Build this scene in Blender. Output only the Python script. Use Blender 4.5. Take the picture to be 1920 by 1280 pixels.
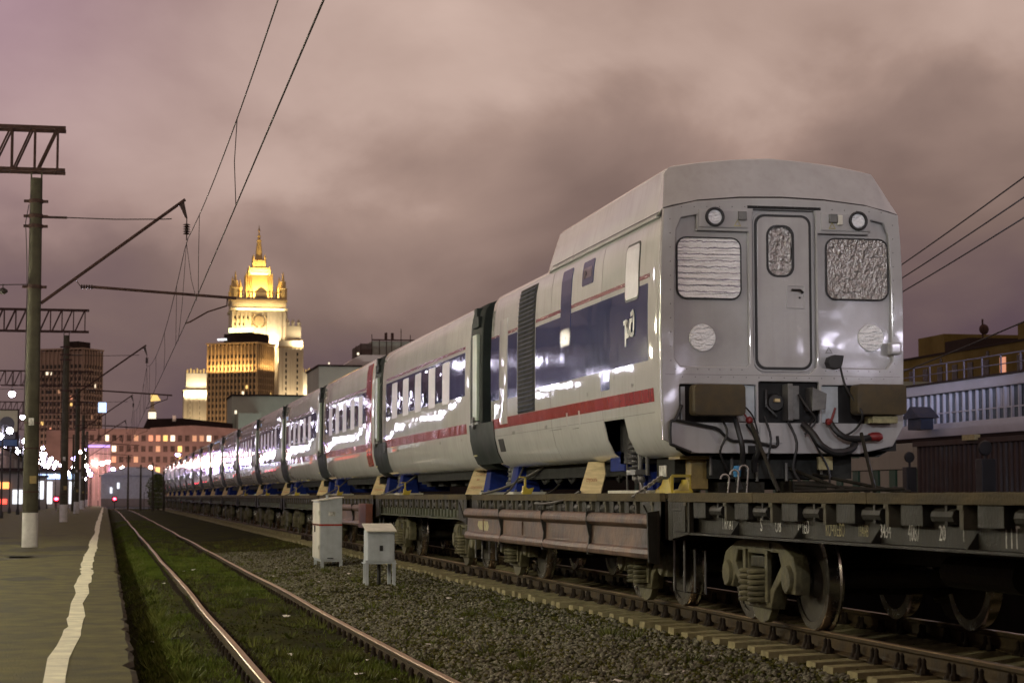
import bpy, math, random
import numpy as np
from mathutils import Vector, Matrix
random.seed(7); rng = np.random.default_rng(7)
for o in list(bpy.data.objects): bpy.data.objects.remove(o)
SC = bpy.context.scene; COL = SC.collection
R = math.radians

# ------------------------------------------------------------------ camera
cam_d = bpy.data.cameras.new('camera'); cam = bpy.data.objects.new('camera', cam_d); COL.objects.link(cam)
cam.location = (0, 0, 1.6); cam.rotation_euler = (R(90 + 4.4816), 0, R(-11.6025))
cam_d.sensor_width = 36; cam_d.lens = 3700 / 1920 * 36
cam_d.clip_start = .5; cam_d.clip_end = 9000
cam_d.dof.use_dof = True; cam_d.dof.focus_distance = 26; cam_d.dof.aperture_fstop = 4.0
SC.camera = cam

# ------------------------------------------------------------------ sky: overcast lit from below by the city
def mkworld():
    w = bpy.data.worlds.new('World'); SC.world = w; w.use_nodes = True
    nt = w.node_tree; N = nt.nodes; L = nt.links; N.clear()
    def n(t, **k):
        x = N.new(t)
        for a, b in k.items(): setattr(x, a, b)
        return x
    def math_(op, a, b=None, c=None):
        m = n('ShaderNodeMath', operation=op)
        for i, q in enumerate((a, b, c)):
            if q is None: continue
            if isinstance(q, (int, float)): m.inputs[i].default_value = q
            else: L.new(q, m.inputs[i])
        return m.outputs[0]
    tc = n('ShaderNodeTexCoord'); D = tc.outputs['Generated']
    sep = n('ShaderNodeSeparateXYZ'); L.new(D, sep.inputs[0])
    def noise(scale, loc, sc, rot, det, dist):
        mp = n('ShaderNodeMapping'); L.new(D, mp.inputs[0])
        mp.inputs['Location'].default_value = loc; mp.inputs['Scale'].default_value = sc; mp.inputs['Rotation'].default_value = rot
        t = n('ShaderNodeTexNoise'); L.new(mp.outputs[0], t.inputs['Vector'])
        t.inputs['Scale'].default_value = scale; t.inputs['Detail'].default_value = det
        t.inputs['Roughness'].default_value = .5; t.inputs['Distortion'].default_value = dist
        return t.outputs['Fac']
    n1 = noise(3.1, (2.1, .4, 1.3), (1, 1, 1.5), (0, R(20), 0), 4, .25)
    n2 = noise(8, (0, 1.7, .2), (1, 1, 1.6), (0, R(24), 0), 6, .25)
    def glow(az, el, p):
        v = Vector((math.sin(R(az)) * math.cos(R(el)), math.cos(R(az)) * math.cos(R(el)), math.sin(R(el))))
        d = n('ShaderNodeVectorMath', operation='DOT_PRODUCT'); L.new(D, d.inputs[0]); d.inputs[1].default_value = v
        return math_('POWER', math_('MAXIMUM', d.outputs['Value'], 0), p)
    el = math_('MULTIPLY', sep.outputs[2], 1.0)
    base = math_('MULTIPLY', math_('MINIMUM', math_('MAXIMUM', el, 0), .20), 2.1)   # brighter overhead
    v = math_('ADD', base, math_('MULTIPLY', math_('SUBTRACT', n1, .5), .78))
    v = math_('ADD', v, math_('MULTIPLY', math_('SUBTRACT', n2, .5), .50))
    v = math_('ADD', v, math_('MULTIPLY', glow(9.5, 11, 70), .20))    # city glow through a thin place in the cloud
    v = math_('SUBTRACT', v, math_('MULTIPLY', glow(21, 8, 150), .11))
    # edge of a higher, lit cloud bank running up to the right, torn by the finer noise
    def dirv(px, py):
        a = Vector(((px - 960) / 3700, 1, -(py - 640) / 3700)); a.rotate(Matrix.Rotation(R(4.48), 3, 'X')); a.rotate(Matrix.Rotation(R(-11.6), 3, 'Z')); return a.normalized()
    Nn = dirv(400, 400).cross(dirv(1600, 150)).normalized()
    if Nn.z < 0: Nn = -Nn
    dd = n('ShaderNodeVectorMath', operation='DOT_PRODUCT'); L.new(D, dd.inputs[0]); dd.inputs[1].default_value = Nn
    t_ = math_('ADD', dd.outputs['Value'], math_('MULTIPLY', math_('SUBTRACT', n2, .5), .16)); t_ = math_('ADD', t_, math_('MULTIPLY', math_('SUBTRACT', n1, .5), .12))
    ms = n('ShaderNodeMapRange', interpolation_type='SMOOTHSTEP'); L.new(t_, ms.inputs[0]); ms.inputs[1].default_value = -.022; ms.inputs[2].default_value = .03
    v = math_('ADD', v, math_('MULTIPLY', ms.outputs[0], .15))
    v = math_('ADD', v, .20)
    cr = n('ShaderNodeValToRGB'); L.new(v, cr.inputs[0])
    e = cr.color_ramp.elements
    e[0].position = .12; e[0].color = (.068, .043, .068, 1)
    e[1].position = 1.0; e[1].color = (.60, .44, .375, 1)
    for p, c in ((.30, (.108, .070, .082)), (.50, (.200, .135, .116)), (.74, (.37, .255, .213))):
        x = cr.color_ramp.elements.new(p); x.color = c + (1,)
    mx = n('ShaderNodeMixRGB'); L.new(cr.outputs[0], mx.inputs[1]); mx.inputs[2].default_value = (.34, .19, .33, 1)   # violet neon under the cloud over the station
    L.new(math_('MULTIPLY', glow(-6, 16, 120), .55), mx.inputs[0])
    bg = n('ShaderNodeBackground'); L.new(mx.outputs[0], bg.inputs[0]); bg.inputs[1].default_value = .93
    # the dimmest trace of real sky behind the cloud
    sky = n('ShaderNodeTexSky'); sky.sky_type = 'NISHITA'; sky.sun_disc = False
    sky.sun_elevation = R(-6); sky.sun_rotation = R(200)
    bg2 = n('ShaderNodeBackground'); L.new(sky.outputs[0], bg2.inputs[0]); bg2.inputs[1].default_value = .05
    ad = n('ShaderNodeAddShader'); L.new(bg.outputs[0], ad.inputs[0]); L.new(bg2.outputs[0], ad.inputs[1])
    out = n('ShaderNodeOutputWorld'); L.new(ad.outputs[0], out.inputs[0])
mkworld()
vs = SC.view_settings
vs.view_transform = 'Standard'; vs.look = 'None'; vs.exposure = .18; vs.gamma = 1; vs.use_curve_mapping = False
SC.render.engine = 'CYCLES'
cy = SC.cycles
cy.use_denoising = True; cy.max_bounces = 6; cy.diffuse_bounces = 2; cy.glossy_bounces = 4; cy.transparent_max_bounces = 8
cy.sample_clamp_indirect = 6; cy.caustics_reflective = False; cy.caustics_refractive = False
try: cy.use_light_tree = True
except Exception: pass

# ------------------------------------------------------------------ materials
MATS = {}
def mat(name, col, rough=.5, metal=0, v=.18, sc=3., col2=None, bump=0., bsc=30., stretch=(1, 1, 1), spec=.5, coat=0., wave=0., wsc=1.2, dirt=None, thr=(.35, .65)):
    m = bpy.data.materials.new(name); m.use_nodes = True; nt = m.node_tree; N = nt.nodes; L = nt.links
    b = N['Principled BSDF']
    tc = N.new('ShaderNodeTexCoord'); oi = N.new('ShaderNodeObjectInfo')
    ad = N.new('ShaderNodeVectorMath'); ad.operation = 'MULTIPLY_ADD'
    cb = N.new('ShaderNodeCombineXYZ')
    for i in range(3): L.new(oi.outputs['Random'], cb.inputs[i])
    L.new(cb.outputs[0], ad.inputs[0]); ad.inputs[1].default_value = (31, 17, 23); L.new(tc.outputs['Object'], ad.inputs[2])
    mp = N.new('ShaderNodeMapping'); L.new(ad.outputs[0], mp.inputs[0]); mp.inputs['Scale'].default_value = stretch
    t = N.new('ShaderNodeTexNoise'); L.new(mp.outputs[0], t.inputs['Vector']); t.inputs['Scale'].default_value = sc; t.inputs['Detail'].default_value = 8; t.inputs['Roughness'].default_value = .65
    cr = N.new('ShaderNodeValToRGB'); L.new(t.outputs['Fac'], cr.inputs[0])
    c0 = tuple(c * (1 - v) for c in col); c1 = tuple(min(1, c * (1 + v)) for c in col) if col2 is None else col2
    cr.color_ramp.elements[0].position = thr[0]; cr.color_ramp.elements[0].color = c0 + (1,)
    cr.color_ramp.elements[1].position = thr[1]; cr.color_ramp.elements[1].color = tuple(c1) + (1,)
    src = cr.outputs[0]
    if dirt:      # vertical run-down streaks of grime
        mp2 = N.new('ShaderNodeMapping'); L.new(ad.outputs[0], mp2.inputs[0]); mp2.inputs['Scale'].default_value = (9, 9, .5)
        t2 = N.new('ShaderNodeTexNoise'); L.new(mp2.outputs[0], t2.inputs['Vector']); t2.inputs['Scale'].default_value = 1.3; t2.inputs['Detail'].default_value = 6
        cr2 = N.new('ShaderNodeValToRGB'); L.new(t2.outputs['Fac'], cr2.inputs[0])
        cr2.color_ramp.elements[0].position = .5; cr2.color_ramp.elements[0].color = (0, 0, 0, 1)
        cr2.color_ramp.elements[1].position = .78; cr2.color_ramp.elements[1].color = (.28, .28, .28, 1)
        mx = N.new('ShaderNodeMixRGB'); L.new(cr2.outputs[0], mx.inputs[0]); L.new(src, mx.inputs[1]); mx.inputs[2].default_value = tuple(dirt) + (1,)
        src = mx.outputs[0]
    L.new(src, b.inputs['Base Color'])
    mr = N.new('ShaderNodeMapRange'); L.new(t.outputs['Fac'], mr.inputs[0]); mr.inputs[1].default_value = .3; mr.inputs[2].default_value = .7
    mr.inputs[3].default_value = max(.03, rough * .8); mr.inputs[4].default_value = min(1, rough * 1.2); L.new(mr.outputs[0], b.inputs['Roughness'])
    b.inputs['Metallic'].default_value = metal
    b.inputs['Specular IOR Level'].default_value = spec
    if coat: b.inputs['Coat Weight'].default_value = coat; b.inputs['Coat Roughness'].default_value = .05
    prev = None
    for amt, s, dist in ((bump, bsc, .02), (wave, wsc, 1.0)):
        if not amt: continue
        tb = N.new('ShaderNodeTexNoise'); L.new(ad.outputs[0], tb.inputs['Vector']); tb.inputs['Scale'].default_value = s; tb.inputs['Detail'].default_value = 6 if s > 5 else 2
        bp = N.new('ShaderNodeBump'); bp.inputs['Strength'].default_value = amt; bp.inputs['Distance'].default_value = dist
        L.new(tb.outputs['Fac'], bp.inputs['Height'])
        if prev: L.new(prev, bp.inputs['Normal'])
        prev = bp.outputs[0]
    if prev:
        L.new(prev, b.inputs['Normal'])
        if coat: L.new(prev, b.inputs['Coat Normal'])
    MATS[name] = m; return m
def emit(name, col, s):
    m = bpy.data.materials.new(name); m.use_nodes = True; b = m.node_tree.nodes['Principled BSDF']
    b.inputs['Base Color'].default_value = tuple(min(.9, c) for c in col) + (1,); b.inputs['Roughness'].default_value = .35
    b.inputs['Emission Color'].default_value = tuple(col) + (1,); b.inputs['Emission Strength'].default_value = s
    MATS[name] = m; return m
def foil(name, col, crease, scale, stretch, rough=.32, crease_shade=0, met=.8):
    """crinkled reflective foil behind the pane"""
    m = bpy.data.materials.new(name); m.use_nodes = True; nt = m.node_tree; N = nt.nodes; L = nt.links; b = N['Principled BSDF']
    tc = N.new('ShaderNodeTexCoord'); mp = N.new('ShaderNodeMapping'); L.new(tc.outputs['Object'], mp.inputs[0]); mp.inputs['Scale'].default_value = stretch
    t = N.new('ShaderNodeTexNoise'); L.new(mp.outputs[0], t.inputs['Vector']); t.inputs['Scale'].default_value = scale; t.inputs['Detail'].default_value = 3
    bp = N.new('ShaderNodeBump'); bp.inputs['Strength'].default_value = crease; bp.inputs['Distance'].default_value = .05; L.new(t.outputs['Fac'], bp.inputs['Height'])
    t2 = N.new('ShaderNodeTexVoronoi'); L.new(tc.outputs['Object'], t2.inputs['Vector']); t2.inputs['Scale'].default_value = 38
    bp2 = N.new('ShaderNodeBump'); bp2.inputs['Strength'].default_value = .6; bp2.inputs['Distance'].default_value = .012; L.new(t2.outputs['Distance'], bp2.inputs['Height']); L.new(bp.outputs[0], bp2.inputs['Normal'])
    nrm = bp2.outputs[0]; b.inputs['Base Color'].default_value = col + (1,)
    if crease_shade:
        wv = N.new('ShaderNodeTexWave'); wv.bands_direction = 'Z'; wv.inputs['Scale'].default_value = crease_shade; wv.inputs['Distortion'].default_value = 1.6; wv.inputs['Detail'].default_value = 2; wv.inputs['Detail Scale'].default_value = 3
        L.new(tc.outputs['Object'], wv.inputs['Vector'])
        cr = N.new('ShaderNodeValToRGB'); L.new(wv.outputs['Fac'], cr.inputs[0]); cr.color_ramp.elements[0].position = .0; cr.color_ramp.elements[0].color = (.22, .20, .28, 1); cr.color_ramp.elements[1].position = .12; cr.color_ramp.elements[1].color = col + (1,)  # thin dark bands put the shade of the creases into the colour
        L.new(cr.outputs[0], b.inputs['Base Color'])
    L.new(nrm, b.inputs['Normal']); b.inputs['Metallic'].default_value = met; b.inputs['Roughness'].default_value = rough
    MATS[name] = m; return m

white = mat('train white paint', (.58, .59, .59), .04, 0, .05, 1.6, spec=.5, wave=.008, wsc=.8, dirt=(.34, .32, .27))
greyf = mat('front grey paint', (.41, .415, .425), .12, 0, .07, 2.2, coat=.5, wave=.012, wsc=1.4, dirt=(.30, .29, .28))
greyd = mat('door grey paint', (.40, .395, .395), .24, 0, .06, 2.5, coat=.2, wave=.03, dirt=(.28, .27, .26))
blue = mat('dark blue band paint', (.024, .042, .13), .07, 0, .04, 2, spec=.35, wave=.010, wsc=.8)
blueglass = mat('dark window glass', (.012, .016, .035), .04, 0, .1, 2, coat=.6, wave=.03, wsc=1.2)
slatm = mat('navy slat paint', (.030, .036, .075), .6, 0, .1, 3, spec=.15)
redp = mat('red stripe paint', (.36, .045, .03), .10, 0, .1, 2, coat=.3, wave=.025, wsc=.9, dirt=(.2, .06, .04))
maroon = mat('thin maroon line paint', (.2, .025, .03), .2, 0, .1, 2, coat=.3)
film = mat('pale window film', (.60, .58, .64), .35, 0, .08, 12, bump=.3, bsc=60)
darkgreen = mat('dark portal paint', (.020, .027, .026), .6, 0, .3, 2, spec=.15)
underm = mat('dull underframe steel', (.035, .036, .034), .9, 0, .35, 4, spec=.05, bump=.2)
dusty = mat('dusty cast side frame', (.105, .096, .052), .7, 0, .45, 5, bump=.6, bsc=18, spec=.3)
farwall = mat('dark backdrop wall', (.018, .015, .013), .95, 0, .4, 2, spec=.05)
blackr = mat('black rubber', (.012, .012, .013), .5, 0, .3, 5)
dark = mat('dark void', (.010, .010, .011), .8, 0, .3, 4)  # near black that stands for the shade inside pockets, slots and holes
greenbar = mat('pale green steel bar', (.36, .44, .36), .35, 0, .12, 3)
foilA = foil('silver foil glare white', (.97, .98, 1.0), .9, 4.2, (.35, 1, 6.5), .42, 4.4, .12)  # near white colour stands for a bright source reflected in the foil
foilB = foil('silver foil dull', (.40, .39, .385), .8, 16, (1.6, 1, .9))
foilC = foil('silver foil disc', (.90, .93, .97), .7, 7, (1, 1, 4.5), .4, 0, .2)
brownbuf = mat('brown wrapped buffer', (.062, .046, .020), .65, 0, .3, 6, bump=.25, bsc=45)
steelgrey = mat('grey steel', (.13, .13, .125), .42, .2, .25, 5, bump=.1)
polish = mat('polished tread steel', (.50, .48, .45), .25, 1, .15, 8)
wagon = mat('grimy wagon steel', (.017, .016, .012), .6, 0, .4, 3.5, bump=.3, bsc=25, dirt=(.060, .040, .022), spec=0.18)
wagonlight = mat('dusty wagon steel', (.070, .064, .042), .65, 0, .35, 4, bump=.3, bsc=25, spec=0.15)
wagongreen = mat('faded green wagon steel', (.075, .085, .052), .6, 0, .35, 3, bump=.2, dirt=(.07, .06, .045), spec=0.15)
deckwood = mat('worn deck timber', (.085, .070, .040), .8, 0, .4, 5, stretch=(1, .2, 1), bump=.5, bsc=30, spec=0.1)
brown = mat('brown drop side steel', (.050, .028, .016), .5, 0, .35, 2.6, bump=.5, bsc=9, col2=(.17, .105, .072), spec=0.25)
redbrown = mat('red oxide steel', (.2, .075, .05), .6, 0, .25, 4)
bogiem = mat('bogie cast steel', (.018, .016, .010), .65, 0, .45, 6, bump=.5, bsc=22, col2=(.075, .068, .04), spec=0.15)
wheeld = mat('wheel disc steel', (.036, .030, .019), .75, 0, .4, 6, bump=.2)
railtop = mat('worn rail head', (.36, .26, .16), .5, 1, .2, 12, stretch=(4, .1, 1))
railside = mat('rusty rail web', (.060, .043, .022), .75, 0, .35, 6, bump=.3, spec=0.12)
sleeperm = mat('concrete sleeper', (.25, .225, .12), .85, 0, .28, 7, bump=.45, bsc=40, spec=0.1)
fastm = mat('rusty rail fastening', (.022, .016, .011), .8, 0, .4, 10, spec=0.1)
bluest = mat('blue stand paint', (.012, .026, .16), .75, 0, .3, 3, spec=.1, dirt=(.02, .025, .07))
basepl = mat('pale base plate', (.48, .47, .38), .55, 0, .2, 5)
ply = mat('plywood', (.58, .47, .26), .6, 0, .18, 5, stretch=(1, .3, 4), bump=.1, spec=0.15)
redink = mat('red stencil ink', (.42, .12, .06), .7, 0, .15, 8)
yellow = mat('yellow chock paint', (.45, .35, .03), .55, 0, .2, 5)
ochre = mat('ochre timber post', (.22, .16, .05), .6, 0, .3, 5)
strapm = mat('dark strap', (.05, .047, .04), .6, 0, .3, 12)
chainm = mat('chain steel', (.42, .42, .40), .3, .8, .3, 15)
chalk = mat('chalk white stencil', (.30, .30, .27), .8, 0, .5, 9, col2=(.78, .78, .74))
chalky = mat('ochre stencil', (.36, .33, .18), .8, 0, .3, 14)
stencil = mat('grey stencil ink', (.20, .20, .19), .7, 0, .2, 10)
hosered = mat('red hose head', (.20, .02, .02), .45, 0, .25, 6)
hoseblue = mat('blue hose cap', (.05, .22, .45), .4, 0, .15, 6)
cabgrey = mat('grey cabinet paint', (.41, .455, .49), .5, 0, .12, 4, bump=.08, dirt=(.24, .24, .21))
cabwhite = mat('white cabinet paint', (.66, .65, .57), .5, 0, .12, 4, bump=.08, dirt=(.3, .28, .2))
asphalt = mat('platform asphalt', (.055, .051, .018), .85, 0, .25, 2.2, bump=.9, bsc=45, stretch=(1, .8, 1), dirt=None, col2=(.115, .107, .042), spec=0.12)
patchm = mat('newer asphalt patch', (.045, .042, .024), .8, 0, .3, 2, bump=.8, bsc=60, spec=0.12)
linep = mat('worn platform line paint', (.56, .55, .40), .75, 0, .25, 2.5, bump=.3, bsc=40, dirt=(.25, .24, .15))
edgec = mat('crumbled platform concrete', (.05, .042, .028), .9, 0, .5, 3, bump=.8, bsc=14, spec=0.05)
soil = mat('ballast soil', (.018, .020, .004), .95, 0, .5, 1.1, bump=.9, bsc=30, col2=(.042, .044, .008), spec=0.03)
stone1 = mat('ballast stone grey', (.055, .054, .032), .8, 0, .5, 14, col2=(.40, .39, .29), thr=(.35, .85), spec=0.12)
stone2 = mat('ballast stone brown', (.030, .031, .006), .85, 0, .4, 14, col2=(.11, .105, .028), spec=0.08)
grassm = mat('short grass', (.062, .098, .010), .6, 0, .45, 1.5, col2=(.125, .17, .026), spec=0.08)
weedm = mat('olive weeds', (.07, .10, .014), .6, 0, .4, 2, col2=(.15, .17, .04), spec=.08)
litterm = mat('pale litter paper', (.62, .6, .55), .7, 0, .1, 5)
farland = mat('far ground', (.04, .037, .03), .95, 0, .3, .05, spec=0.02)
concpole = mat('spun concrete', (.060, .056, .040), .85, 0, .28, 3, bump=.3, bsc=30, dirt=(.05, .045, .033), spec=0.1)
whitewash = mat('whitewashed pole base', (.46, .45, .43), .8, 0, .14, 4, bump=.2, dirt=(.25, .23, .18))
gant = mat('rusty gantry steel', (.055, .032, .028), .7, 0, .4, 5, spec=0.1)
wirem = mat('wire', (.022, .016, .014), .85, 0, .2, 5)
insul = mat('brown insulator', (.03, .018, .016), .25, 0, .2, 5)
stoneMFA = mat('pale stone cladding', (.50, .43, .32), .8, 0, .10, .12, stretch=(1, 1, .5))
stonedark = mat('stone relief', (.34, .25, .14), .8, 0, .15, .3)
goldst = mat('floodlit gold crown stone', (.66, .48, .20), .6, 0, .1, .2)  # golden tint of the floodlighting put into the stone colour
windim = mat('unlit flat window', (.085, .058, .048), .5, 0, .6, 1, spec=.2)
winblk = mat('dark window', (.022, .02, .02), .2, 0, .3, 1)
hotelw = mat('hotel precast ribs', (.36, .27, .16), .8, 0, .12, .15)
hoteld = mat('hotel spandrel', (.22, .16, .095), .8, 0, .18, .2)
towl = mat('dim tower cladding', (.30, .23, .19), .85, 0, .15, .15, spec=0.1)
brickm = mat('brick facade', (.27, .19, .165), .9, 0, .18, .3, spec=0.05)
brickdk = mat('dark roof felt', (.035, .025, .024), .9, 0, .2, .5, spec=0.05)
greenwall = mat('grey green rendered wall', (.34, .37, .33), .85, 0, .12, .1, spec=0.05)
paleroof = mat('pale sheet roof', (.48, .46, .46), .5, 0, .1, .3)
plantm = mat('rooftop plant panels', (.075, .055, .05), .8, 0, .4, .4)
beige = mat('ochre brick wall', (.145, .105, .032), .9, 0, .25, .4, col2=(.17, .13, .05), spec=0.05)
galw = mat('pale violet gallery frame', (.34, .34, .42), .6, 0, .12, .6)
railm = mat('dull violet railing', (.11, .10, .13), .7, 0, .2, 1, spec=.1)
galg = mat('gallery glass', (.06, .075, .095), .15, 0, .3, .5)
panelw = mat('cream wall panel', (.27, .26, .22), .7, 0, .12, .6)
greenpost = mat('green post paint', (.02, .075, .045), .5, 0, .2, 1)
cowlm = mat('navy cowl paint', (.012, .017, .04), .7, 0, .2, 3)
corr = mat('maroon corrugated steel', (.022, .008, .006), .6, 0, .4, .8)
stwall = mat('station wall cladding', (.24, .22, .20), .7, 0, .15, .3, spec=0.1)
leafm = mat('bush leaves', (.05, .075, .014), .6, 0, .5, 2)
barkm = mat('bark', (.05, .035, .025), .9, 0, .3, 4)
gl_w = emit('lamp globe white', (.86, .80, 1.0), 55)
gl_warm = emit('lamp globe warm white', (1.0, .93, .68), 520)
gl_cool = emit('lamp globe cool', (.70, .74, 1.0), 330)
gl_far = emit('street lamp far', (1, .66, .56), 220)
gl_violet = emit('violet lamp', (.55, .42, 1.0), 60)
lit_shop = emit('lit shop glazing', (.88, .93, 1.0), 1.1)
lit_shop2 = emit('lit shop glazing warm', (1.0, .72, .42), 1.8)
lit_red = emit('red sign', (1.0, .08, .05), 2.5)
lit_orange = emit('orange sign', (1.0, .36, .10), 2)
lit_violet = emit('violet sign', (.36, .25, 1.0), 1.6)
lit_bluew = emit('blue white sign', (.45, .62, 1.0), 1.5)
lit_green = emit('green white roof sign', (.85, 1.0, .45), 3.0)
lit_win = emit('lit window yellow', (1.0, .66, .22), .9)
lit_win2 = emit('lit window pink', (1.0, .42, .25), .5)
lit_win3 = emit('lit window white', (1.0, .85, .62), 1.2)
lit_dim = emit('dim lit window', (.8, .5, .3), .25)
poster = mat('poster board', (.40, .39, .26), .6, 0, .1, .5)
posterb = mat('poster blue band', (.03, .08, .2), .5, 0, .2, .5)
posterd = mat('poster dark shapes', (.05, .05, .05), .5, 0, .2, .5)
redlens = emit('red signal lens', (1, .03, .06), 30)

# ------------------------------------------------------------------ mesh helpers
WL = {}
class MB:
    def __init__(s): s.v = []; s.f = []; s.m = []
    def add(s, v, f, m=0):
        b = len(s.v); s.v += [tuple(p) for p in v]; s.f += [tuple(i + b for i in q) for q in f]; s.m += [m] * len(f); return s
    def box(s, a, b, m=0):
        (x0, y0, z0), (x1, y1, z1) = a, b
        return s.add([(x0, y0, z0), (x1, y0, z0), (x1, y1, z0), (x0, y1, z0), (x0, y0, z1), (x1, y0, z1), (x1, y1, z1), (x0, y1, z1)],
                     [(0, 3, 2, 1), (4, 5, 6, 7), (0, 1, 5, 4), (1, 2, 6, 5), (2, 3, 7, 6), (3, 0, 4, 7)], m)
    def beam(s, a, b, w, h, m=0):
        a = Vector(a); b = Vector(b); d = (b - a).normalized()
        u = d.cross(Vector((0, 0, 1)));
        if u.length < 1e-4: u = Vector((1, 0, 0))
        u.normalize(); n = u.cross(d)
        v = [p + u * (i * w / 2) + n * (j * h / 2) for p in (a, b) for i, j in ((-1, -1), (1, -1), (1, 1), (-1, 1))]
        return s.add(v, [(0, 1, 2, 3), (7, 6, 5, 4), (0, 4, 5, 1), (1, 5, 6, 2), (2, 6, 7, 3), (3, 7, 4, 0)], m)
    def tube(s, pts, r, n=8, m=0, closed=False):
        pts = [Vector(p) for p in pts]; rs = r if isinstance(r, (list, tuple)) else [r] * len(pts)
        V = []; F = []; k = len(pts); up = None
        for i, p in enumerate(pts):
            d = (pts[(i + 1) % k] - pts[i - 1]) if closed else (pts[min(i + 1, k - 1)] - pts[max(i - 1, 0)])
            d.normalize()
            if up is None:
                up = Vector((0, 0, 1)) if abs(d.z) < .9 else Vector((1, 0, 0))
            u = d.cross(up)
            if u.length < 1e-4: u = d.orthogonal()
            u.normalize(); w = u.cross(d).normalized(); up = w
            for j in range(n):
                a = 2 * math.pi * j / n; V.append(p + u * (math.cos(a) * rs[i]) + w * (math.sin(a) * rs[i]))
        for i in range(k if closed else k - 1):
            i2 = (i + 1) % k
            for j in range(n): F.append((i * n + j, i * n + (j + 1) % n, i2 * n + (j + 1) % n, i2 * n + j))
        if not closed: F += [tuple(range(n - 1, -1, -1)), tuple((k - 1) * n + j for j in range(n))]
        return s.add(V, F, m)
    def lathe(s, prof, c=(0, 0, 0), n=16, axis='z', m=0, caps=True):
        V = []; F = []; k = len(prof)
        for r, h in prof:
            for j in range(n):
                a = 2 * math.pi * j / n; p, q = r * math.cos(a), r * math.sin(a)
                V.append({'z': (c[0] + p, c[1] + q, c[2] + h), 'x': (c[0] + h, c[1] + p, c[2] + q), 'y': (c[0] + q, c[1] + h, c[2] + p)}[axis])
        for i in range(k - 1):
            for j in range(n): F.append((i * n + j, i * n + (j + 1) % n, (i + 1) * n + (j + 1) % n, (i + 1) * n + j))
        if caps: F += [tuple(range(n - 1, -1, -1)), tuple((k - 1) * n + j for j in range(n))]
        return s.add(V, F, m)
    def prism(s, poly, axis, a, b, m=0):
        k = len(poly)
        def P(p, t): return {'x': (t, p[0], p[1]), 'y': (p[0], t, p[1]), 'z': (p[0], p[1], t)}[axis]
        V = [P(p, a) for p in poly] + [P(p, b) for p in poly]
        F = [tuple(range(k - 1, -1, -1)), tuple(range(k, 2 * k))] + [(i, (i + 1) % k, k + (i + 1) % k, k + i) for i in range(k)]
        return s.add(V, F, m)
    def ball(s, c, r, n=10, m=0, sq=1):
        k = n // 2
        return s.lathe([(r * math.sin(math.pi * i / k) + 1e-4, -r * sq * math.cos(math.pi * i / k)) for i in range(k + 1)], c, n, 'z', m)
    def mesh_(s, me, M=None, m=0):
        vs_ = [(M @ v.co if M else v.co) for v in me.vertices]
        return s.add(vs_, [tuple(p.vertices) for p in me.polygons], m)
    def build(s, name, mats, parent=None, loc=None, smooth=False, bevel=0, seg=2):
        if not isinstance(mats, (list, tuple)): mats = [mats]
        V = np.array(s.v, dtype=float).reshape(-1, 3)
        if parent is not None: off = np.array(WL[parent.name])
        elif loc is not None: off = np.array(loc, float)
        else:
            lo = V.min(0); hi = V.max(0); off = np.array([(lo[0] + hi[0]) / 2, (lo[1] + hi[1]) / 2, lo[2]])
        me = bpy.data.meshes.new(name); me.from_pydata([tuple(p) for p in (V - off)], [], s.f)
        for q in mats: me.materials.append(q)
        if len(mats) > 1: me.polygons.foreach_set('material_index', s.m)
        import bmesh
        bm = bmesh.new(); bm.from_mesh(me)
        bmesh.ops.recalc_face_normals(bm, faces=bm.faces)
        if bevel:
            es = [e for e in bm.edges if len(e.link_faces) == 2 and e.calc_face_angle(0) > .5]
            bmesh.ops.bevel(bm, geom=es, offset=bevel, segments=seg, affect='EDGES', profile=.7)
        bm.to_mesh(me); bm.free()
        if smooth:
            me.polygons.foreach_set('use_smooth', [True] * len(me.polygons))
            try: me.set_sharp_from_angle(angle=R(38))
            except Exception: pass
        o = bpy.data.objects.new(name, me); COL.objects.link(o)
        if parent is not None: o.parent = parent; WL[o.name] = WL[parent.name]
        else: o.location = off; WL[o.name] = tuple(off)
        return o
def tag(o, label=None, cat=None, group=None, kind=None):
    for k, v in (('label', label), ('category', cat), ('group', group), ('kind', kind)):
        if v: o[k] = v
    return o
def thing(name, loc, label, cat, group=None):
    o = bpy.data.objects.new(name, None); COL.objects.link(o); o.location = loc; o.empty_display_size = .2
    WL[o.name] = tuple(loc); return tag(o, label, cat, group)
KIDS = {}
def kids(o): return [c for c in COL.objects if c.parent == o]
def tree(o): return (o, [tree(c) for c in kids(o)])
def dup(t, shift=(0, 0, 0), label=None, parent=None, cat=True):
    o, ch = t
    c = o.copy(); COL.objects.link(c)
    if parent is None: c.location = Vector(o.location) + Vector(shift)
    else: c.parent = parent
    if label: c['label'] = label
    for k in ch: dup(k, parent=c)
    return c
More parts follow.
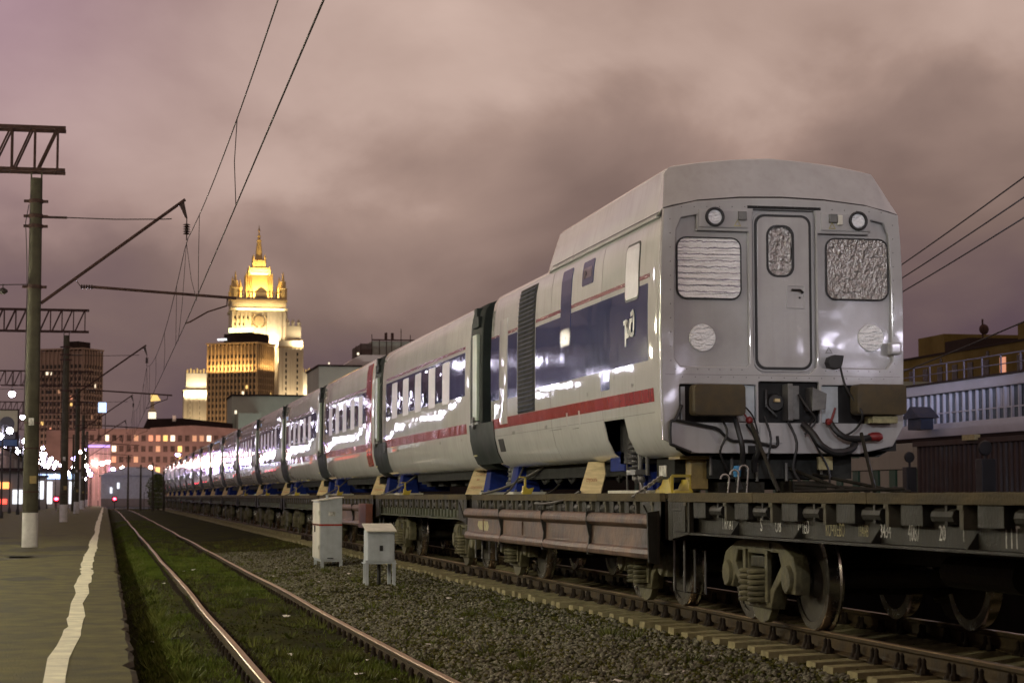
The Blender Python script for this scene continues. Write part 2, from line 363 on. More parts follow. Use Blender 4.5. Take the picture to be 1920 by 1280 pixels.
# outline helpers
def rr(x0, z0, x1, z1, r, n=5):
    out = []
    for cx, cz, a0 in ((x1 - r, z0 + r, -90), (x1 - r, z1 - r, 0), (x0 + r, z1 - r, 90), (x0 + r, z0 + r, 180)):
        for i in range(n + 1):
            a = R(a0 + 90 * i / n); out.append((cx + r * math.cos(a), cz + r * math.sin(a)))
    return out
def circ(cx, cz, r, n=24): return [(cx + r * math.cos(2 * math.pi * i / n), cz + r * math.sin(2 * math.pi * i / n)) for i in range(n)]
def plate_mesh(outer, holes, depth, bevel=0):
    """filled outline with holes, extruded and bevelled (x, y -> plane, z -> thickness)"""
    cu = bpy.data.curves.new('plate', 'CURVE'); cu.dimensions = '2D'; cu.fill_mode = 'BOTH'
    cu.extrude = max(1e-4, depth / 2 - bevel); cu.bevel_depth = bevel; cu.bevel_resolution = 1; cu.offset = -bevel
    for lp in [outer] + list(holes):
        sp = cu.splines.new('POLY'); sp.points.add(len(lp) - 1); sp.use_cyclic_u = True
        for p, q in zip(sp.points, lp): p.co = (q[0], q[1], 0, 1)
    return curve_mesh(cu)
def curve_mesh(cu):
    o = bpy.data.objects.new('tmp', cu); COL.objects.link(o)
    dg = bpy.context.evaluated_depsgraph_get(); me = bpy.data.meshes.new_from_object(o.evaluated_get(dg))
    bpy.data.objects.remove(o); return me
def text_mesh(t, size, align='CENTER', depth=.002, narrow=1.0):
    cu = bpy.data.curves.new('t', 'FONT'); cu.body = t; cu.size = size; cu.extrude = depth; cu.align_x = align; cu.resolution_u = 2; cu.space_line = 1.1
    me = curve_mesh(cu)
    if narrow != 1:
        for v in me.vertices: v.co.x *= narrow
    return me
# matrices: plane on the side of the train facing -x (text reads towards -y), and plane facing -y
def side_M(x, y, z, shear=0): return Matrix(((0, 0, -1, x), (-1, 0, 0, y), (0, 1, 0, z), (0, 0, 0, 1)))
def front_M(x, y, z): return Matrix(((1, 0, 0, x), (0, 0, -1, y), (0, 1, 0, z), (0, 0, 0, 1)))
def lerp_sec(sec, z):
    for (u0, z0), (u1, z1) in zip(sec, sec[1:]):
        if z0 <= z <= z1: return u0 + (u1 - u0) * (z - z0) / (z1 - z0 + 1e-9)
    return sec[-1][0]

# ------------------------------------------------------------------ prebuilt outlines and lettering (curves, before the scene grows)
FACE_OUT = [(-1.39, 2.5), (-1.38, 2.24), (-1.08, 2.08), (.86, 2.08), (1.26, 2.17), (1.39, 2.4), (1.40, 2.9), (1.41, 3.6), (1.405, 4.1), (1.39, 4.5), (1.365, 4.84),
            (1.0, 4.935), (.5, 4.985), (0, 5.0), (-.5, 4.985), (-1.0, 4.935), (-1.365, 4.84), (-1.39, 4.5), (-1.405, 4.1), (-1.41, 3.6), (-1.40, 2.9)]
REC_L = [(-1.22, 3.06), (-.44, 3.06), (-.41, 3.10), (-.41, 4.60), (-1.02, 4.60), (-1.02, 4.78), (-1.20, 4.74), (-1.26, 4.6), (-1.285, 4.1), (-1.29, 3.15)]
REC_R = [(-x, z) for x, z in REC_L][::-1]; REC_R = [(x + .02, z) for x, z in REC_R]
BAY = [(-.26, 2.985), (.30, 2.985), (.385, 3.06), (.40, 3.2), (.40, 4.78), (.385, 4.86), (-.345, 4.86), (-.36, 4.78), (-.36, 3.2), (-.345, 3.06)]
FACE_OUT = [(u * 1.032, z) for u, z in FACE_OUT]
face_me = plate_mesh(FACE_OUT, [REC_L, REC_R, BAY, rr(-1.235, 2.43, -.335, 2.855, .02), rr(-.305, 2.43, .415, 2.895, .02), rr(.45, 2.43, 1.34, 2.86, .02)], .07, .014)
door_me = plate_mesh(rr(-.30, 3.06, .325, 4.785, .10), [rr(-.165, 4.115, .12, 4.665, .11)], .035, .008)
seal_me = plate_mesh(rr(-.325, 3.035, .35, 4.81, .115), [rr(-.30, 3.06, .325, 4.785, .10)], .03)
winseal_me = plate_mesh(rr(-.19, 4.09, .145, 4.69, .125), [rr(-.165, 4.115, .12, 4.665, .11)], .04)
baylip_me = plate_mesh(rr(-.345, 3.01, .375, 4.84, .13), [rr(-.325, 3.035, .35, 4.81, .115)], .02, .006)
ringme = plate_mesh(circ(0, 0, .112), [circ(0, 0, .082)], .04, .008)
def frame_me(x0, z0, x1, z1, r): return plate_mesh(rr(x0 - .018, z0 - .018, x1 + .018, z1 + .018, r + .018), [rr(x0, z0, x1, z1, r)], .02, .004)
fwl_me = frame_me(-1.235, 3.84, -.50, 4.515, .10); fwr_me = frame_me(.545, 3.86, 1.275, 4.545, .10)
tri_me = plate_mesh([(-.045, 0), (.045, 0), (0, .08)], [[(-.028, .01), (.028, .01), (0, .058)]], .004)
sideframe_me = plate_mesh([(-1.10, .34), (-.80, .34), (-.72, .47), (-.50, .34), (-.40, .17), (.40, .17), (.50, .34), (.72, .47), (.80, .34), (1.10, .34), (1.13, .56), (1.04, .70), (.66, .82), (.3, .85), (-.3, .85), (-.66, .82), (-1.04, .70), (-1.13, .56)],
    [[(-.27, .23), (.27, .23), (.27, .70), (-.27, .70)], [(-.70, .60), (-.38, .36), (-.38, .72), (-.62, .72)], [(.70, .60), (.62, .72), (.38, .72), (.38, .36)]], .15, .015)
sign_txt = [text_mesh(t, s, 'CENTER', .001, .9) for t, s in (('С горки', .10), ('не', .10), ('спускать', .115))]
SILL_TXT = [(text_mesh(t, s * 1.3, 'LEFT', .001, nr), a, y, z - .045) for t, s, nr, a, y, z in (
    ('ТЖКАТ', .135, .62, 0, 19.55, 1.31), ('S', .14, .8, 0, 18.33, 1.31), ('О8', .135, .8, 0, 17.9, 1.31), ('ТЕТЕО', .12, .62, 0, 17.28, 1.31),
    ('КОЧУЕВО', .12, .62, 1, 16.55, 1.30), ('19АЯВ', .10, .6, 1, 15.78, 1.31), ('3434', .13, .7, 0, 15.3, 1.31), ('4087', .16, .55, 0, 14.72, 1.295), ('20', .13, .75, 0, 14.13, 1.31), ('1', .13, .9, 0, 13.72, 1.31), ('ПТ', .17, .8, 0, 13.0, 1.28))]
sidetxt = [text_mesh(t, s, 'LEFT', .0008, .8) for t, s in (('+ 1 II 2', .07), ('FS 4 ED 3', .075), ('TR. 7', .06), ('1 E', .08), ('3 II', .07))]

# ------------------------------------------------------------------ the ground
def hnoise(x, y):
    return (np.sin(x * 1.7 + y * .9) + np.sin(x * 3.1 - y * 2.3 + 1) * .6 + np.sin(x * 7.3 + y * 5.1 + 2) * .35 + np.sin(-x * 12.1 + y * 9.7) * .22 + np.sin(x * .6 - y * .31 + 4) * .8) / 2.2
PX = [-.6, .3, .45, .8, 1.2, 1.42, 2.2, 3.0, 3.2, 4.2, 5.2, 5.75, 6.05, 6.4, 7.5, 8.6, 9.0, 9.6, 11, 14, 40]
PZ = [-.62, -.50, -.34, -.18, -.14, -.13, -.11, -.13, -.12, -.07, -.02, .02, .055, .085, .09, .085, .06, -.05, -.1, -.1, -.1]
def gz(x, y):
    return np.interp(x, PX, PZ) + hnoise(x, y) * np.interp(x, [.3, .6, 5, 6, 9, 12], [.03, .025, .03, .012, .012, .04])
def add_arrays(name, V, F, m, kind=None, n=4):
    me = bpy.data.meshes.new(name); V = np.ascontiguousarray(V, dtype=np.float32); F = np.ascontiguousarray(F, dtype=np.int32)
    me.vertices.add(len(V)); me.vertices.foreach_set('co', V.ravel())
    me.loops.add(F.size); me.loops.foreach_set('vertex_index', F.ravel())
    me.polygons.add(len(F)); me.polygons.foreach_set('loop_start', np.arange(0, F.size, F.shape[1], dtype=np.int32))
    me.polygons.foreach_set('loop_total', np.full(len(F), F.shape[1], dtype=np.int32)); me.update(calc_edges=True)
    for q in (m if isinstance(m, (list, tuple)) else [m]): me.materials.append(q)
    o = bpy.data.objects.new(name, me); COL.objects.link(o); WL[o.name] = (0, 0, 0)
    if kind: o['kind'] = kind
    return o
xs = np.concatenate([np.arange(-.6, 9.6, .13), np.array([10, 11, 12.5, 14, 17, 21, 27, 40])]); ys = np.concatenate([np.arange(9, 45, .16), np.geomspace(45, 420, 150)])
ys = np.concatenate([[-40, -20, -5, 3], ys])
X, Y = np.meshgrid(xs, ys); Z = gz(X, Y)
nx, ny = len(xs), len(ys); ii = (np.arange(ny - 1)[:, None] * nx + np.arange(nx - 1)).ravel()
g = add_arrays('ballast_ground', np.stack([X.ravel(), Y.ravel(), Z.ravel()], 1), np.stack([ii, ii + 1, ii + nx + 1, ii + nx], 1), soil, 'structure')
g.data.polygons.foreach_set('use_smooth', [True] * len(g.data.polygons))
MB().add([(-3500, -400, -.75), (3500, -400, -.75), (3500, 6000, -.75), (-3500, 6000, -.75)], [(0, 1, 2, 3)]).build('ground', farland)['kind'] = 'structure'

def stones(name, n, xr, yr, smin, smax, m, pw=1.0, dens=None):
    base = np.array([(1, 0, 0), (-1, 0, 0), (0, 1, 0), (0, -1, 0), (0, 0, 1), (0, 0, -1)], float)
    tri = np.array([(0, 2, 4), (2, 1, 4), (1, 3, 4), (3, 0, 4), (2, 0, 5), (1, 2, 5), (3, 1, 5), (0, 3, 5)])
    x = rng.uniform(*xr, n); y = yr[0] + (yr[1] - yr[0]) * rng.uniform(0, 1, n) ** pw
    if dens is not None:
        k = rng.uniform(0, 1, n) < dens(x, y); x, y = x[k], y[k]; n = len(x)
    s = rng.uniform(smin, smax, n)[:, None, None] * rng.uniform(.55, 1.25, (n, 6, 1))
    P = base[None] * s; P += rng.normal(0, .18, (n, 6, 3)) * s
    a = rng.uniform(0, 6.28, n); c, q = np.cos(a)[:, None], np.sin(a)[:, None]
    t = rng.uniform(-.7, .7, n); ct, st = np.cos(t)[:, None], np.sin(t)[:, None]
    px, py, pz = P[..., 0].copy(), P[..., 1].copy(), P[..., 2].copy() * .75
    py, pz = py * ct - pz * st, py * st + pz * ct
    px, py = px * c - py * q, px * q + py * c
    V = np.stack([px + x[:, None], py + y[:, None], pz + (gz(x, y) + rng.uniform(-.2, .5, n) * smax * .5)[:, None]], -1).reshape(-1, 3)
    F = (tri[None] + (np.arange(n) * 6)[:, None, None]).reshape(-1, 3)
    return add_arrays(name, V, F, m, 'stuff')
ndens = lambda x, y: np.clip(.72 + .5 * hnoise(x * .35, y * .25), .15, 1)
tag(stones('ballast_gravel', 26000, (3.15, 6.2), (13.5, 60), .016, .046, stone1, 1.7, ndens), 'grey crushed ballast stones lying between the two tracks', 'gravel')
tag(stones('ballast_gravel', 26000, (2.9, 6.2), (13.5, 75), .012, .036, stone2, 1.7, ndens), 'brown dirty ballast stones lying between the two tracks', 'gravel')
tag(stones('track_bed_gravel', 14000, (6.0, 9.4), (12, 60), .014, .034, stone2, 1.6), 'dark ballast stones under the train track sleepers', 'gravel')
tag(stones('earth_clods', 9000, (.42, 3.0), (14, 60), .010, .026, soil, 1.6, lambda x, y: np.clip(.5 - .5 * hnoise(x * .5, y * .4), 0, 1)), 'loose earth and dirty pebbles between the platform and the grassy rails', 'gravel')
def grass(name, n, xr, yr, dens, h):
    x = rng.uniform(*xr, n); y = yr[0] + (yr[1] - yr[0]) * rng.uniform(0, 1, n) ** 1.6
    k = rng.uniform(0, 1, n) < dens(x, y); x, y = x[k], y[k]; n = len(x); z = gz(x, y) - .004
    hh = rng.uniform(.35, 1, n) * h; a = rng.uniform(0, 6.28, n); w = rng.uniform(.004, .009, n); lean = rng.uniform(.1, .9, n) * hh; b = rng.uniform(0, 6.28, n)
    V = np.stack([np.stack([x - np.cos(a) * w, y - np.sin(a) * w, z], -1), np.stack([x + np.cos(a) * w, y + np.sin(a) * w, z], -1),
                  np.stack([x + np.cos(b) * lean, y + np.sin(b) * lean, z + hh], -1)], 1).reshape(-1, 3)
    return add_arrays(name, V, np.arange(3 * n).reshape(-1, 3), grassm, 'stuff')
def gd(x, y):
    patch = np.clip(.60 + 1.2 * hnoise(x * .55 + 3, y * .16), 0.03, 1)
    return patch * np.interp(x, [.4, .6, 1.2, 2.0, 2.9, 3.2, 4.2, 5.9], [.1, .9, .85, .30, .34, .6, .4, .4])
tag(grass('grass', 460000, (.42, 3.0), (13.5, 62), gd, .062), 'short green grass growing between the platform and the old rails', 'grass')
tag(grass('weeds', 30000, (3.05, 6.0), (13.5, 60), gd, .05), 'sparse olive weeds creeping over the ballast between the tracks', 'weeds')
tag(grass('grass', 50000, (.42, 3.2), (55, 140), gd, .11), 'thinner green grass farther along the old track', 'grass')
def tufts(n):
    P = []
    for _ in range(n):
        x = rng.choice([rng.uniform(.46, .9), rng.uniform(1.5, 2.9), rng.uniform(3.1, 5.8)], p=[.5, .3, .2]); y = 14 + 60 * rng.uniform() ** 1.6; k = int(rng.integers(18, 44)); R_ = rng.uniform(.04, .14); h = rng.uniform(.07, .17)
        a = rng.uniform(0, 6.28, k); q = R_ * np.sqrt(rng.uniform(0, 1, k)); px = x + q * np.cos(a); py = y + q * np.sin(a); P.append(np.stack([px, py, gz(px, py) - .005, np.cos(a) * (.3 + q / R_) * h * .6, np.sin(a) * (.3 + q / R_) * h * .6, h * rng.uniform(.5, 1, k), rng.uniform(.005, .011, k), rng.uniform(0, 6.28, k)], 1))
    Q = np.concatenate(P); x, y, z, dx, dy, h, w, t = Q.T
    V = np.stack([np.stack([x - np.cos(t) * w, y - np.sin(t) * w, z], -1), np.stack([x + np.cos(t) * w, y + np.sin(t) * w, z], -1), np.stack([x + dx, y + dy, z + h], -1)], 1).reshape(-1, 3)
    return add_arrays('weed_tufts', V, np.arange(3 * len(Q)).reshape(-1, 3), weedm, 'stuff')
tag(tufts(620), 'taller tufts of weeds along the platform edge and between the rails', 'weeds')
lv = MB()
for _ in range(46):
    x = random.uniform(.6, 5.9); y = 14 + 34 * random.random() ** 1.5; z = float(gz(np.array(x), np.array(y))) + .012; s = random.uniform(.02, .06)
    p = [(x + s * math.cos(a) * random.uniform(.6, 1.3), y + s * math.sin(a) * 1.4 * random.uniform(.6, 1.3), z + random.uniform(0, .03)) for a in (0, 1.3, 2.6, 3.9, 5.1)]
    lv.add(p + [(x, y, z + .02)], [(i, (i + 1) % 5, 5) for i in range(5)])
tag(lv.build('litter', litterm), 'scraps of pale paper scattered over the ballast and grass', 'litter', kind='stuff')

# ------------------------------------------------------------------ platform
pm = MB(); ysp = list(np.concatenate([np.arange(-40, 12, 4), np.arange(12, 60, .35), np.geomspace(60, 340, 60)]))
rag = lambda y: .27 + .008 * math.sin(y * 2.1) + random.uniform(-.008, .008) - (random.uniform(.02, .06) if random.random() < .10 else 0)
V = []; F = []
for i, y in enumerate(ysp):
    e = rag(y)
    V += [(-34, y, .2), (-8, y, .2), (-2.6, y, .2 + .006 * math.sin(y * .7)), (-.9, y, .2), (e - .05, y, .198), (e, y, .175 + random.uniform(-.02, .01)), (e - .02 + random.uniform(-.04, .01), y, .02), (e - .10, y, -.2), (e - .06, y, -.75)]
    if i:
        a = (i - 1) * 9
        F += [(a + j, a + j + 1, a + j + 10, a + j + 9) for j in range(8)]
pm.add(V, [f for f in F]); pm.m = [0 if (k % 8) < 4 else 1 for k in range(len(F))]
pm.build('platform', [asphalt, edgec], loc=(0, 0, 0))['kind'] = 'structure'
lm = MB(); V = []; F = []; cxl = 0; hw = .095; y = -10; i = 0
while y < 320:
    cxl = cxl * .75 + random.uniform(-.028, .028); hw = max(.075, min(.12, hw + random.uniform(-.014, .014)))
    V += [(-.33 + cxl - hw + random.uniform(-.006, .006), y, .2065), (-.33 + cxl + hw + random.uniform(-.006, .006), y, .2065)]
    if i: F.append((2 * i - 2, 2 * i - 1, 2 * i + 1, 2 * i))
    i += 1; y += random.choice((.3, .5, .9, 1.4, 1.9)) if y < 60 else 2.5
lm.add(V, F).build('platform_line', linep, loc=(0, 0, 0))['kind'] = 'structure'
ck = MB()
for y in (29.7, 41.2, 52.4, 17.6, 23.1):
    x = -2.6; pts = []
    while x < .2: pts.append((x, y + random.uniform(-.08, .08), .2085)); x += random.uniform(.15, .35)
    for a, b in zip(pts, pts[1:]): ck.add([a, b, (b[0], b[1] + random.uniform(.01, .035), .2085), (a[0], a[1] + random.uniform(.01, .03), .2085)], [(0, 1, 2, 3)])
for y in np.arange(14, 120, 6.1): ck.add([(-8, y, .2082), (.2, y + .05, .2082), (.2, y + .075, .2082), (-8, y + .022, .2082)], [(0, 1, 2, 3)])
pt = MB()
for _ in range(26):
    x = random.uniform(-6, -.6); y = random.uniform(14, 75); a_ = random.uniform(.3, 1.2); b_ = random.uniform(.5, 2.6); ph = random.uniform(0, 6)
    pt.add([(x + a_ * math.cos(q) * (1 + .25 * math.sin(3 * q + ph)), y + b_ * math.sin(q) * (1 + .2 * math.sin(4 * q + ph)), .2040 + .0001 * (_ % 9)) for q in [k * 6.283 / 14 for k in range(14)]], [tuple(range(14))])
pt.build('asphalt_patches', patchm, loc=(0, 0, 0))['kind'] = 'structure'
ck.build('platform_cracks', edgec, loc=(0, 0, 0))['kind'] = 'structure'

# ------------------------------------------------------------------ tracks
def rail_profile(x, z):
    P = [(-.075, -.18), (.075, -.18), (.075, -.168), (.02, -.150), (.011, -.13), (.011, -.055), (.036, -.035), (.0375, -.008), (.03, 0), (-.03, 0), (-.0375, -.008), (-.036, -.035), (-.011, -.055), (-.011, -.13), (-.02, -.15), (-.075, -.168)]
    return [(x + a, z + b) for a, b in P]
def rail(parent, x, z, y0, y1, wav):
    m = MB(); ys_ = list(np.concatenate([np.arange(y0, 60, 1.5), np.geomspace(60, y1, 60)])); V = []; F = []; MI = []
    for i, y in enumerate(ys_):
        bend = -max(0, y - 180) ** 2 * .00006
        dx = bend + wav * (math.sin(y * .21) * .012 + math.sin(y * .57 + 1) * .006); dz = wav * math.sin(y * .33 + x) * .008
        pr = rail_profile(x + dx, z + dz); n = len(pr); V += [(a, y, b) for a, b in pr]
        if i:
            for j in range(n):
                F.append(((i - 1) * n + j, (i - 1) * n + (j + 1) % n, i * n + (j + 1) % n, i * n + j)); MI.append(1 if 7 <= j <= 9 else 0)
    m.add(V, F); m.m = MI
    return m.build('rail', [railside, railtop], parent)
fa = MB()
for sx in (-1, 1):
    fa.box((sx * .075 - .07, -.085, -.19), (sx * .075 + .07, .085, -.163))
    for dy in (-.045, .045):
        fa.lathe([(.042, 0), (.036, .03), (.024, .05), (.017, .09), (.022, .093), (.018, .115), (.004, .13)], (sx * .10, dy, -.165), 7, 'z')
    fa.beam((sx * .115, 0, -.155), (sx * .045, 0, -.138), .05, .022)
def sleeper_mesh():
    m = MB(); L_ = 1.35
    prof = [(-L_, .0), (-L_ + .02, .17), (-.95, .185), (-.62, .185), (-.35, .15), (.35, .15), (.62, .185), (.95, .185), (L_ - .02, .17), (L_, .0)]
    V = []; F = []; n = len(prof)
    for a, zz in prof: V += [(a, -.14, 0), (a, -.115, zz), (a, .115, zz), (a, .14, 0)]
    for i in range(n - 1):
        for j in range(3): F.append((4 * i + j, 4 * i + j + 1, 4 * i + j + 5, 4 * i + j + 4))
    F += [(0, 3, 2, 1), (4 * n - 4, 4 * n - 3, 4 * n - 2, 4 * n - 1)]
    return m.add(V, F)
tr = thing('railway_track', (7.5, 9, .33), 'railway track under the flat wagons with concrete sleepers showing', 'railway track')
rail(tr, 6.70, .33, 6, 300, .3); rail(tr, 8.30, .33, 6, 300, .3)
fo0 = None; s0 = None; k = 0
for i in range(106):
    y = 10.4 + i * .545
    if s0 is None:
        s0 = sleeper_mesh().build('sleeper', sleeperm, loc=(0, 0, 0)); s0.parent = tr; s = s0
        fo0 = fa.build('fastening', fastm, loc=(0, 0, 0)); fo0.parent = s0; fo0.location = (-.8, 0, .36)
        c = fo0.copy(); COL.objects.link(c); c.parent = s0; c.location = (.8, 0, .36)
    else:
        s = s0.copy(); COL.objects.link(s)
        for sx in (-.8, .8):
            c = fo0.copy(); COL.objects.link(c); c.parent = s; c.location = (sx, 0, .36)
    s.location = (random.uniform(-.04, .04), y - 9 + random.uniform(-.02, .02), -.36 + random.uniform(-.012, .006)); s.rotation_euler = (0, 0, random.uniform(-.02, .02))
far = MB()
for i in range(106, 420):
    y = 10.4 + i * .545
    far.box((6.15, y - .13, -.02), (8.85, y + .13, .148))
    for x in (6.7, 8.3):
        for sx in (-.1, .1): far.box((x + sx - .03, y - .06, .14), (x + sx + .03, y + .06, .26))
q = far.build('distant_sleepers', sleeperm, tr); q['kind'] = 'stuff'
tl = thing('railway_track', (2.2, 9, 0), 'overgrown railway track beside the platform with two shiny wavy rails', 'railway track')
rail(tl, 1.40, 0, 6, 300, 1); rail(tl, 3.0, 0, 6, 300, 1)
for i in range(130):
    y = 12.4 + i * .545
    for x in (1.4, 3.0):
        c = fo0.copy(); COL.objects.link(c); c.parent = tl; c.location = (x - 2.2, y - 9, 0)

# ------------------------------------------------------------------ flat wagons
def wheel_mb(x, y, side):
    m = MB(); s = side      # flange on the inner side
    m.lathe([(.06, -.07 * s), (.15, -.07 * s), (.17, -.03 * s), (.36, .02 * s), (.40, -.02 * s), (.405, -.065 * s)], (x, y, .478), 40, 'x', 0)
    m.lathe([(.40, .075 * s), (.474, .074 * s), (.478, .03 * s), (.480, -.03 * s), (.506, -.045 * s), (.506, -.065 * s), (.40, -.07 * s)], (x, y, .478), 48, 'x', 1, False)
    m.lathe([(.17, -.05 * s), (.36, .0), (.41, .02 * s), (.41, .06 * s), (.36, .05 * s), (.18, .03 * s), (.14, .10 * s), (.06, .10 * s)], (x, y, .478), 40, 'x', 0)
    return m
def make_bogie():
    bo = MB(); bo.box((-1.0, -.20, .56), (1.0, .20, .74)); bo.box((-.35, -.3, .74), (.35, .3, .92)); bo.box((-1.10, -.22, .57), (-1.0, .22, .68)); bo.box((1.0, -.22, .57), (1.10, .22, .68))
    b = bo.build('bogie', bogiem, loc=(0, 0, 0), bevel=.02)
    for s in (-1, 1):
        M = side_M(s * 1.03, 0, 0); f = MB().mesh_(sideframe_me, M)
        for y in (-.925, .925): f.lathe([(.12, -.08), (.14, -.05), (.14, .05), (.11, .085), (.04, .095)], (s * 1.06, y, .48), 16, 'x')
        for y in (-.34, .34): f.box((s * 1.03 - .10, y - .04, .24), (s * 1.03 + .10, y + .04, .74))
        f.prism([(-.34, .20), (.34, .20), (.20, .06), (.05, .02), (-.05, .02), (-.20, .06)], 'x', s * 1.02 - .04, s * 1.02 + .04); f.beam((s * 1.11, -.42, .79), (s * 1.11, .42, .79), .03, .05)
        f.build('side_frame', dusty, b, smooth=True)
        sp = MB()
        for dy, dx in ((-.14, .07), (.14, .07), (0, -.10)):
            cx = s * (1.03 + dx)
            for k in range(6): sp.tube([(cx + .13 * math.cos(a), dy + .13 * math.sin(a), .22 + .056 * k + .056 * a / 6.283) for a in [j * 6.283 / 14 for j in range(15)]], .024, 6)
        sp.build('spring', dusty, b, smooth=True)
    for y in (-.925, .925):
        MB().lathe([(.075, -1.05), (.08, -.7), (.09, -.5), (.09, .5), (.08, .7), (.075, 1.05)], (0, y, .478), 14, 'x').build('axle', wheeld, b, smooth=True)
        for s in (-1, 1): wheel_mb(s * .80, y, s).build('wheel', [wheeld, polish], b, smooth=True)
        br = MB().beam((-.8, y * .42, .35), (.8, y * .42, .35), .08, .10)
        br.build('brake_beam', bogiem, b)
    return b
LEN = 11.7
def make_wagon(y0, kind, label):
    w = thing('flat_wagon', (7.5, y0, .33), label, 'flat wagon', 'railway flat wagons carrying the train cars')
    y1 = y0 + LEN; X0 = 6.10; X1 = 8.90
    sillm = {'text': wagon, 'drop': wagon, 'green': wagongreen}[kind]
    s = MB()
    for x, sg in ((X0, 1), (X1, -1)):
        s.box((x + sg * .12, y0 + .02, 1.215), (x + sg * .15, y1 - .02, 1.535))
        s.box((x + sg * .02, y0 + .02, 1.19), (x + sg * .24, y1 - .02, 1.213))
        n = 6
        for i in range(n + 1):
            y = y0 + .3 + i * (LEN - .6) / n
            s.prism([(x + sg * .03, 1.214), (x + sg * .119, 1.214), (x + sg * .119, 1.34)], 'y', y - .012, y + .012)
        if kind == 'green':
            y = y0 + .4
            while y < y1 - .4: s.box((x + sg * .06, y, 1.225), (x + sg * .118, y + .16, 1.37)); y += .36
    s.build('side_sill', sillm, w)
    c = MB(); c.box((7.22, y0 + .05, .98), (7.78, y1 - .05, 1.53))
    for i in range(7):
        y = y0 + .9 + i * (LEN - 1.8) / 6; c.box((6.26, y - .06, 1.24), (7.215, y + .06, 1.52)); c.box((7.785, y - .06, 1.24), (8.74, y + .06, 1.52))
    c.tube([(7.2, y0 + 5.2, .95), (7.2, y0 + 6.6, .95)], .14, 12);
    c.build('centre_frame', wagon, w)
    for y, sg in ((y0, 1), (y1, -1)):
        h = MB(); h.box((X0 + .01, min(y, y + sg * .16), 1.12), (X1 - .01, max(y, y + sg * .16), 1.54))
        h.prism([(y, 1.12), (y + sg * .8, 1.20), (y + sg * .8, 1.54), (y, 1.54)], 'x', X0 + .012, X0 + .06)
        h.prism([(y, 1.12), (y + sg * .8, 1.20), (y + sg * .8, 1.54), (y, 1.54)], 'x', X1 - .06, X1 - .012)
        h.prism([(y + sg * .2, 1.22), (y + sg * .7, 1.22), (y + sg * .7, 1.5)], 'x', X0 - .006, X0 + .011)
        h.tube([(7.5, y, 1.06), (7.5, y - sg * .3, 1.06)], .10, 10)
        h.build('headstock', wagon, w)
        hd = MB(); hd.tube([(X0 + .18, y + sg * .05, 1.12), (X0 + .18, y + sg * .05, .55), (X0 + .42, y + sg * .05, .52), (X0 + .42, y + sg * .05, 1.0)], .016, 6)
        hd.build('step_rail', steelgrey, w, smooth=True)
    d = MB(); y = y0 + .01; i = 0
    while y < y1 - .02:
        d.box((X0 + .075, y, 1.575 + random.uniform(-.004, .004)), (X1 - .075, min(y + .185, y1 - .01), 1.628 + random.uniform(-.006, .004))); y += .193
    d.build('deck_planking', deckwood, w)['kind'] = 'stuff'
    for x, sg in ((X0, 1), (X1, -1)):
        y = y0; e = MB()
        while y < y1 - .1:
            yy = min(y + 2.92, y1); e.box((x, y + .008, 1.54 + random.uniform(-.004, .004)), (x + sg * .07, yy - .008, 1.632 + random.uniform(-.006, .006))); y = yy
        e.build('deck_edge_beam', deckwood, w, bevel=.008)
    # stake pockets and hinge blocks between the deck edge and the sill
    step = 1.40 if kind == 'text' else .72
    mb_l = MB(); y = y0 + 1.22 if kind == 'text' else y0 + .35
    pk = []
    while y < y1 - .3:
        pk.append(y); y += step
    for x, sg in ((X0, 1), (X1, -1)):
        for y in pk:
            b = MB(); b.box((x + sg * .005, y - .035, 1.355), (x + sg * .118, y + .035, 1.537)); b.box((x - sg * .006, y - .05, 1.50), (x + sg * .004, y + .05, 1.537))
            b.build('stake_bracket', wagonlight, w, bevel=.006)
            h = MB(); h.box((x + sg * .03, y - step * .46, 1.375), (x + sg * .118, y - step * .16, 1.537))
            h.tube([(x + sg * .07, y + step * .12, 1.45), (x + sg * .07, y + step * .40, 1.45)], .062, 10); h.box((x + sg * .02, y + step * .2, 1.38), (x + sg * .115, y + step * .23, 1.53))
            h.build('hinge_block', wagon, w)
    if kind == 'text':
        for me, a, y, z in SILL_TXT: MB().mesh_(me, side_M(6.2185, y, z)).build('stencil_text', [chalk, chalky][a], w)
        dp = MB(); dp.add([(6.2175, 12.6, 1.24), (6.2175, 11.6, 1.23), (6.2175, 11.4, 1.36), (6.2175, 12.5, 1.37)], [(0, 1, 2, 3)]); dp.build('paint_patch', chalky, w)
    if kind == 'drop':
        P = [(6.02, 1.40), (6.085, 1.40), (6.085, .91), (6.02, .885), (5.975, .90), (5.965, .95), (5.985, 1.00), (6.02, 1.02), (6.025, 1.24), (5.985, 1.26), (5.955, 1.29), (5.955, 1.34), (5.98, 1.385)]
        a = y0 + .02; ends = [a, a + 1.9, a + 4.0, a + 7.4, a + 9.6, y1 - .05] if False else [a, a + 2.9, a + 5.55, a + 8.6, y1 - .02]
        for p, q in zip(ends, ends[1:]):
            m = MB().prism(P, 'y', p + .02, q - .03)
            for t in ((.5,) if p > a + 5 else ()): m.box((6.004, p + (q - p) * t - .02, 1.03), (6.03, p + (q - p) * t + .02, 1.23))
            m.build('drop_side', brown, w, bevel=.008)
        for y in ends[1:-1]: MB().prism([(5.965, .87), (6.06, .86), (6.06, 1.43), (5.95, 1.41), (5.95, 1.28), (5.99, 1.1)], 'y', y - .045, y - .005).build('side_strap', wagon, w)
        MB().prism([(5.96, .86), (6.085, .84), (6.085, 1.44), (5.945, 1.42)], 'y', y0 - .03, y0 + .015).build('side_end_plate', wagon, w)
